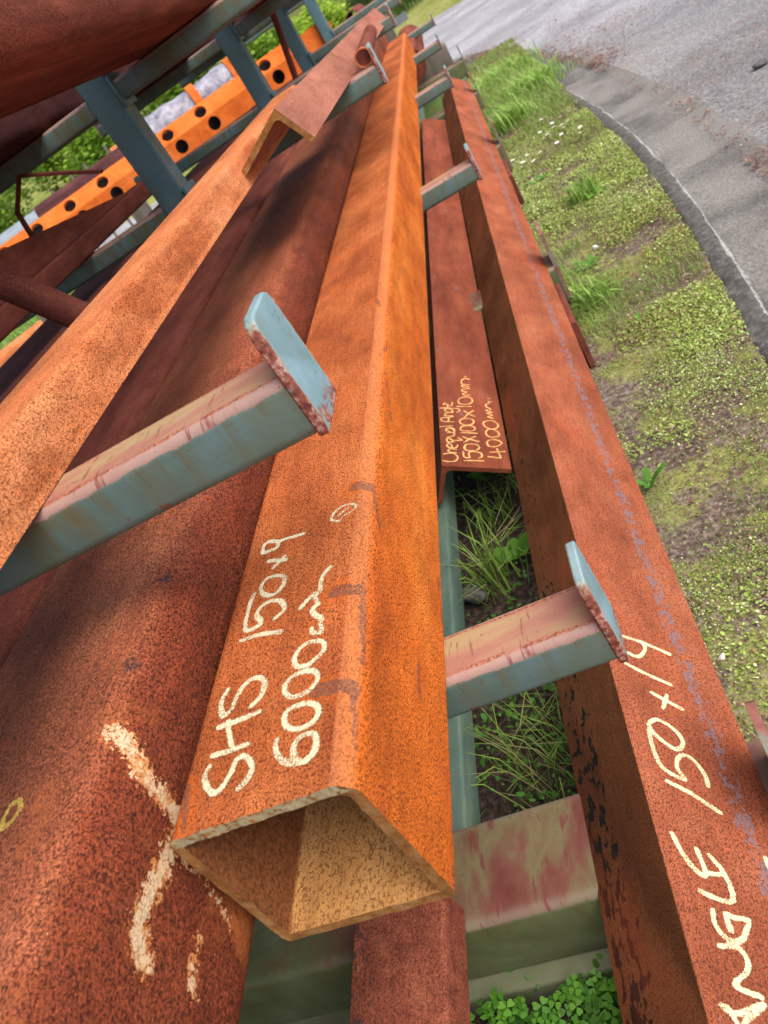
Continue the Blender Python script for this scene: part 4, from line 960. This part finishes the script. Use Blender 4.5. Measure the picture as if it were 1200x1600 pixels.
def tuft(name, label, x, y, n, hmin, hmax, w, spread, lean, cat='grass tuft', tone=.5, seed=1, z=GZ, mat=None, group=None):
    q = np.random.default_rng(seed)
    B = blades(q.normal(0, spread, n), q.normal(0, spread, n), np.zeros(n), hmin + (hmax - hmin) * q.random(n), np.full(n, w) * (.6 + .8 * q.random(n)), lean[0] + (lean[1] - lean[0]) * q.random(n), q)
    tn = np.clip(tone + .2 * q.normal(0, 1, n), 0.12, 1)
    o_ = quads_mesh(name, B, mat or M_BLADE, np.tile(tn, 2)); o_.location = (x, y, z); tag(o_, label, cat, group); return o_
tuft('grass_tuft', 'arching green grass tuft beside the grey stone under the rack', -.125, .93, 75, .07, .17, .0032, .03, (.4, 1.0), tone=.36, seed=3)
tuft('grass_tuft', 'thin pale grass tuft below the near end of the brick red angle', -.10, 1.17, 46, .05, .14, .0028, .03, (.5, 1.0), tone=.42, seed=4)
tuft('grass_tuft', 'straggly grass between the nearest lower arm and the olive base beam', -.055, .47, 95, .05, .17, .0020, .06, (.6, 1.05), tone=.3, seed=5)
tuft('grass_tuft', 'upright grass tuft by the bare soil patch near the kerb', .43, 2.83, 130, .05, .13, .004, .03, (.2, .9), tone=.6, seed=6)
tuft('grass_tuft', 'bright tall grass clump at the far corner of the lawn beside the kerb', .55, 5.15, 420, .05, .15, .007, .10, (.4, 1.0), tone=.8, seed=7)
tuft('grass_tuft', 'bright tall grass clump behind the far end of the red angle', .37, 5.9, 420, .06, .17, .007, .14, (.4, 1.0), tone=.8, seed=8)
tuft('grass_tuft', 'tall green grass clump against the red angle beside the third base end plate', .34, 4.6, 260, .06, .15, .007, .06, (.3, 1.0), tone=.75, seed=9)
tuft('grass_tuft', 'leafy green tuft against the red angle beside the second base end plate', .30, 1.95, 120, .04, .10, .006, .035, (.4, 1.0), tone=.55, seed=10)
def weed(label, x, y, n, L_, w_, seed, tone=.6, mat=None, lift=.5):
    q = np.random.default_rng(seed); V = []; T = []
    for i in range(n):
        a = 6.283 * i / n + q.normal(0, .3); l = L_ * (.6 + .6 * q.random()); c, s = math.cos(a), math.sin(a); prev = None
        for t in range(5):
            f = t / 5; ww = w_ * math.sin(math.pi * (.12 + .86 * f)) ; zz = l * (lift * f - .55 * lift * f * f)
            p = [(c * l * f - s * ww, s * l * f + c * ww, zz + .15 * ww), (c * l * f + s * ww, s * l * f - c * ww, zz + .15 * ww)]
            if prev: V.append([prev[0], prev[1], p[1], p[0]]); T.append(np.clip(tone + q.normal(0, .08), 0, 1))
            prev = p
    o_ = quads_mesh('weed_plant', np.array(V), mat or M_CLOVER, np.array(T)); o_.location = (x, y, GZ + .006); tag(o_, label, 'weed'); return o_
weed('small broad leaved weed at the edge of the bare soil beside the red angle', .222, 1.03, 4, .050, .0075, 1, .5, lift=1.3)
weed('leafy rosette weed with long leaves beside the second base end plate', .325, 2.22, 9, .065, .008, 2, .6)
weed('pale grey leaved weed by the bare soil patch near the kerb', .47, 2.80, 8, .06, .008, 3, .8)
weed('broad leaved green weed halfway along the lawn strip', .37, 1.72, 9, .032, .005, 4, .7)
weed('green rosette weed between the daisies and the red angle', .30, 3.35, 9, .06, .010, 5, .7)
# clover plants under the rack by the grass tuft
weed('bright green leafy weed against the red angle under the rack', -.075, .99, 16, .05, .013, 7, .75, lift=.9)
weed('bright green leafy weed just below the cut end of the brick red angle', -.11, 1.32, 14, .06, .013, 8, .6, lift=.9)
# daisies
dz = [(.48, 4.2), (.48, 4.01), (.38, 3.66), (.49, 3.73), (.48, 3.91), (.56, 3.86), (.55, 3.58), (.52, 3.89), (.34, 3.57), (.28, 3.63), (.45, 3.64), (.44, 3.87), (.5, 3.57), (.24, 3.77), (.32, 3.73), (.57, 3.65), (.45, 4.19), (.53, 4.03), (.51, 3.80), (.41, 3.98)]
d0 = None
for i, (x, y) in enumerate(dz):
    if d0 is None:
        d0 = empty('daisy', (0, 0, 0)); pet = []
        for k in range(9):
            a = 6.283 * k / 9; c, s = math.cos(a), math.sin(a)
            pet.append([(c * u_ - s * v_, s * u_ + c * v_, .055 + .1 * u_) for u_, v_ in ((.002, -.0015), (.010, -.0032), (.0135, 0), (.010, .0032), (.002, .0015))])
        quads_mesh('petals', np.array(pet), M_PETAL, None, d0)
        e = mesh_obj('flower_centre', [(.0042 * math.cos(6.283 * k / 10), .0042 * math.sin(6.283 * k / 10), .056) for k in range(10)] + [(0, 0, .0585)], [(k, (k + 1) % 10, 10) for k in range(10)], M_YELLOW, d0, 60)
        extrude('stem', circle(.0012, 5), [0, .02, .055], M_CLOVER, None, None, d0, axis='z').scale = (1, 1, 1)
        d = d0
    else: d = copy_tree(d0)
    tag(d, 'small white daisy flower in the grass near the kerb', 'daisy', 'white daisies in the lawn')
    d.location = (x, y, GZ - .006); d.scale = [.75 + .2 * random.random()] * 3; d.rotation_euler = (random.uniform(-.25, .1), random.uniform(-.2, .2), random.random() * 6)
def stone(name, label, x, y, z, rx, ry, rz, mat, seed, cat):
    bm = bmesh.new(); bmesh.ops.create_icosphere(bm, subdivisions=3, radius=1); q = np.random.default_rng(seed); ph = q.random(6) * 6
    for v in bm.verts:
        k = 1 + .16 * math.sin(2.3 * v.co.x + ph[0]) * math.cos(2.9 * v.co.y + ph[1]) + .09 * math.sin(4.7 * v.co.z + ph[2] + 2 * v.co.x)
        v.co = Vector((v.co.x * rx, v.co.y * ry, v.co.z * rz)) * k
    me = bpy.data.meshes.new(name); bm.to_mesh(me); bm.free(); o_ = bpy.data.objects.new(name, me); COL.objects.link(o_); me.materials.append(mat)
    me.polygons.foreach_set('use_smooth', [True] * len(me.polygons)); o_.location = (x, y, z); o_.rotation_euler = (0, 0, seed); tag(o_, label, cat)
stone('stone', 'smooth dark grey stone on the soil under the rack', -.178, .915, GZ + .016, .026, .022, .018, M_STONE, 3, 'stone')
stone('pebble', 'white pebble on the bare soil in front of the kerb', .218, .565, GZ + .006, .007, .005, .004, M_PEBBLE, 4, 'pebble')
stone('pebble', 'pale pebble on the bare soil halfway along the lawn', .365, 2.33, GZ + .008, .013, .010, .008, M_PEBBLE, 5, 'pebble')
stone('pebble', 'grey pebble lying out on the asphalt', 1.28, 3.45, -.578, .03, .018, .014, M_STONE, 6, 'pebble')
# fallen leaves on the road and in the channel
N = 16000
t = r.random(N); JP = np.array([(.95, 1.2), (.951, 2.455), (.974, 3.117), (.984, 3.625), (.945, 4.556), (.908, 5.293), (.609, 7.41), (.202, 8.782)])
yy = np.interp(t, np.linspace(0, 1, 8), JP[:, 1]); xx = np.interp(t, np.linspace(0, 1, 8), JP[:, 0])
cl_ = vnoise(xx * 0 + 1, yy, 2.6, 51)
x = xx + np.abs(r.normal(0, 1, N)) * (.03 + .16 * cl_) - .05; y = yy + r.normal(0, .03, N)
k = r.random(N) < np.clip((cl_ - .28) * 2.3, .05, 1); x, y = x[k], y[k]
NL = 15000
x2 = .9 + 2.6 * r.random(NL); y2 = 2.2 + 7 * r.random(NL); d2 = vnoise(x2 * .9 - y2 * .5, y2 * .4 + x2 * .8, 3.2, 61) * .6 + vnoise(x2, y2, 7, 62) * .4
k = r.random(NL) < np.clip((d2 - .51) * 4.5, .07, 1); x = np.concatenate([x, x2[k]]); y = np.concatenate([y, y2[k]]); n = len(x)
li = quads_mesh('leaf_litter', leaf_discs(x, y, -.574 + .006 * r.random(n), (.004 + .007 * r.random(n)) * (1 + .25 * (y > 5)), .3, r, 5, .30), M_LITTER, np.clip(.45 + .28 * r.normal(0, 1, n), 0, 1))
tag(li, 'reddish brown fallen leaves drifted along the channel joint and over the asphalt', 'fallen leaves', kind='stuff')

# ------------------------------------------------------------------ trees, bushes and stakes beyond
def crown_quads(c, rad, n, s, seed, clumps=9):
    q = np.random.default_rng(seed); cc = q.normal(0, .5, (clumps, 3)); cc /= np.maximum(1, np.linalg.norm(cc, axis=1))[:, None]
    w = q.integers(0, clumps, n); d = q.normal(0, 1, (n, 3)); d /= np.linalg.norm(d, axis=1)[:, None]
    rr_ = (.36 + .2 * q.random(clumps))[w] * q.random(n) ** .4
    P = cc[w] * .75 + d * rr_[:, None]
    P = P * np.array(rad) + np.array(c)
    az = q.random(n) * 6.28; tl = q.normal(.3, .6, n); sz = s * (.6 + .8 * q.random(n))
    a = np.stack([np.cos(az), np.sin(az), np.zeros(n)], 1); b = np.stack([-np.sin(az) * np.cos(tl), np.cos(az) * np.cos(tl), np.sin(tl)], 1)
    V = np.stack([P - a * sz[:, None], P - b * sz[:, None] * .5, P + a * sz[:, None], P + b * sz[:, None] * .5], 1)
    tone = np.clip(.35 + .25 * q.random(clumps)[w] + .22 * q.random(n) + .12 * d[:, 2], 0, 1)
    return V, tone
def bank_z(x, y):
    y0 = 15.55 - .85 * x * .9 if x < 1.2 else 14.6 - .55 * (x - 1.2)
    y0 = min(y0, 16.6) if x < 0 else y0
    return float(np.interp(y - y0, by, bz)) if y > y0 else -.6
def bush(label, x, y, rx, rz, n, s, seed, tone=0.0, name='bush'):
    zb = bank_z(x, y); root = empty(name, (x, y, zb)); tag(root, label, 'bush')
    V, T = crown_quads((0, 0, rz * .8), (rx, rx, rz), n, s, seed)
    quads_mesh('foliage', V, M_LEAF, np.clip(T + tone, 0, 1), root)
    q = random.Random(seed)
    bmv = [tube_between('stem', (0, 0, -.1), (q.uniform(-.4, .4) * rx, q.uniform(-.3, .3) * rx, rz * .9), .03, M_BARK, root, n=7)]
    return root
def tree(label, x, y, h, rx, rz, n, s, seed, tone=0.0, tr=.09):
    zb = bank_z(x, y); root = empty('tree', (x, y, zb)); tag(root, label, 'tree')
    q = random.Random(seed); bm = bmesh.new(); ring0 = None
    for k in range(7):
        f = k / 6; c = Vector((.12 * math.sin(seed + f * 3), .1 * math.cos(seed * 2 + f * 2), -.2 + f * h)); rad = tr * (1.15 - .8 * f)
        ring = [bm.verts.new(c + Vector((rad * math.cos(a * .785), rad * math.sin(a * .785), 0))) for a in range(8)]
        if ring0: [bm.faces.new((ring0[a], ring0[(a + 1) % 8], ring[(a + 1) % 8], ring[a])) for a in range(8)]
        ring0 = ring
    me = bpy.data.meshes.new('trunk'); bm.to_mesh(me); bm.free(); o_ = bpy.data.objects.new('trunk', me); COL.objects.link(o_); me.materials.append(M_BARK); o_.parent = root
    for k in range(4): tube_between('limb', (0, 0, h * (.5 + .1 * k)), (q.uniform(-1, 1) * rx * .6, q.uniform(-1, 1) * rx * .6, h * (.75 + .1 * k)), tr * .35, M_BARK, root, n=7)
    V, T = crown_quads((0, 0, h * .95), (rx, rx, rz), n, s, seed, 14)
    quads_mesh('crown', V, M_LEAF, np.clip(T + tone, 0, 1), root); return root
bush('bright lime green bush just beyond the road behind the third post', -1.75, 16.9, .9, .75, 5200, .055, 1, .28)
bush('mid green bush behind the orange notched plate beyond the road', -.55, 19.5, 1.2, .8, 5200, .06, 2, .0)
bush('dark green bush beside the road behind the galvanised channel', .5, 17.2, 1.0, .8, 5200, .055, 3, -.12)
bush('dense green bush on the bank behind the white wrapped pipe', -5.6, 19.5, 1.5, 1.2, 8000, .07, 4, .12)
bush('round green bush on the bank seen left of the nearest visible post', -7.4, 19.0, 1.4, 1.15, 8000, .07, 5, .08)
bush('yellow green bush on the bank above the grey brown pipe', -9.3, 20.5, 1.6, 1.5, 8000, .07, 6, .2)
bush('bushy green shrub at the left edge of the bank', -11.8, 20.0, 1.7, 1.5, 8000, .07, 7, .1)
bush('light green bush between the second and third visible posts', -3.4, 18.2, 1.2, .95, 6500, .06, 8, .2)
for i, (x, y, h, lab, tn) in enumerate([(-2.6, 26, 5.5, 'tall dark green tree on the bank behind the lime green bush', -.1), (.3, 24, 5.2, 'slim tree on the bank behind the galvanised channel', -.05), (-7, 28, 6.0, 'broad green tree high on the bank behind the nearest visible post', .05),
                                     (-12, 29, 6.5, 'tall green tree high on the bank at the left', .05), (2.6, 21, 5.0, 'green tree shading the dark verge of the road', -.1), (-17, 30, 7.0, 'leafy tree at the far left of the bank', 0)]):
    tree(lab, x, y, h, 2.2, 2.0, 9000, .11, 20 + i, tn)
B = blades(np.random.default_rng(3).uniform(-14, 2, 14000), np.random.default_rng(4).uniform(16.7, 22, 14000), np.zeros(14000), r.uniform(.08, .22, 14000), np.full(14000, .014), r.uniform(.2, .8, 14000), r)
for s in range(B.shape[0]):
    dz_ = bank_z(B[s, 0, 0], B[s % 14000, 0, 1]); B[s, :, 2] += dz_
bg_ = quads_mesh('bank_grass', B, M_BLADE, np.tile(np.clip(r.normal(.5, .28, 14000), 0, 1), 2)); tag(bg_, 'rough yellow green grass on the bank beyond the road', 'grass', kind='stuff')
sp0 = None
for i, (x, y, h) in enumerate([(-6.95, 14.2, 1.25), (-6.6, 14.4, 1.3), (-6.3, 14.6, 1.3), (-7.35, 14.0, 1.2), (-7.7, 13.9, 1.15), (-5.9, 14.8, 1.35)]):
    if sp0 is None: s_ = sp0 = extrude('fence_stake', [(.028 * math.cos(k * 1.047), .028 * math.sin(k * 1.047)) for k in range(6)], [0, .6, 1.15, 1.2], M_STAKE, axis='z', sharp=50)
    else: s_ = sp0.copy(); COL.objects.link(s_)
    s_.location = (x, y, -.6); s_.scale = (1, 1, h / 1.2); s_.rotation_euler = (random.uniform(-.06, .06), random.uniform(-.06, .06), i)
    tag(s_, 'short grey wooden stake in front of the grass bank', 'stake', 'wooden stakes before the bank')
for i in range(7):
    q = np.random.default_rng(90 + i)
    f_ = mesh_obj('yellow_flower', [(.014 * math.cos(6.283 * k / 10), .014 * math.sin(6.283 * k / 10), .006 * (k % 2)) for k in range(10)] + [(0, 0, .008)], [(k, (k + 1) % 10, 10) for k in range(10)], M_YELLOW)
    f_.location = (-4.35 + q.normal(0, .10), 5.75 + q.normal(0, .10), GZ + .11); f_.scale = (1.3, 1.3, 1.3); tag(f_, 'small yellow flower in the rough grass at the left edge', 'flower', 'yellow flowers at the left edge')
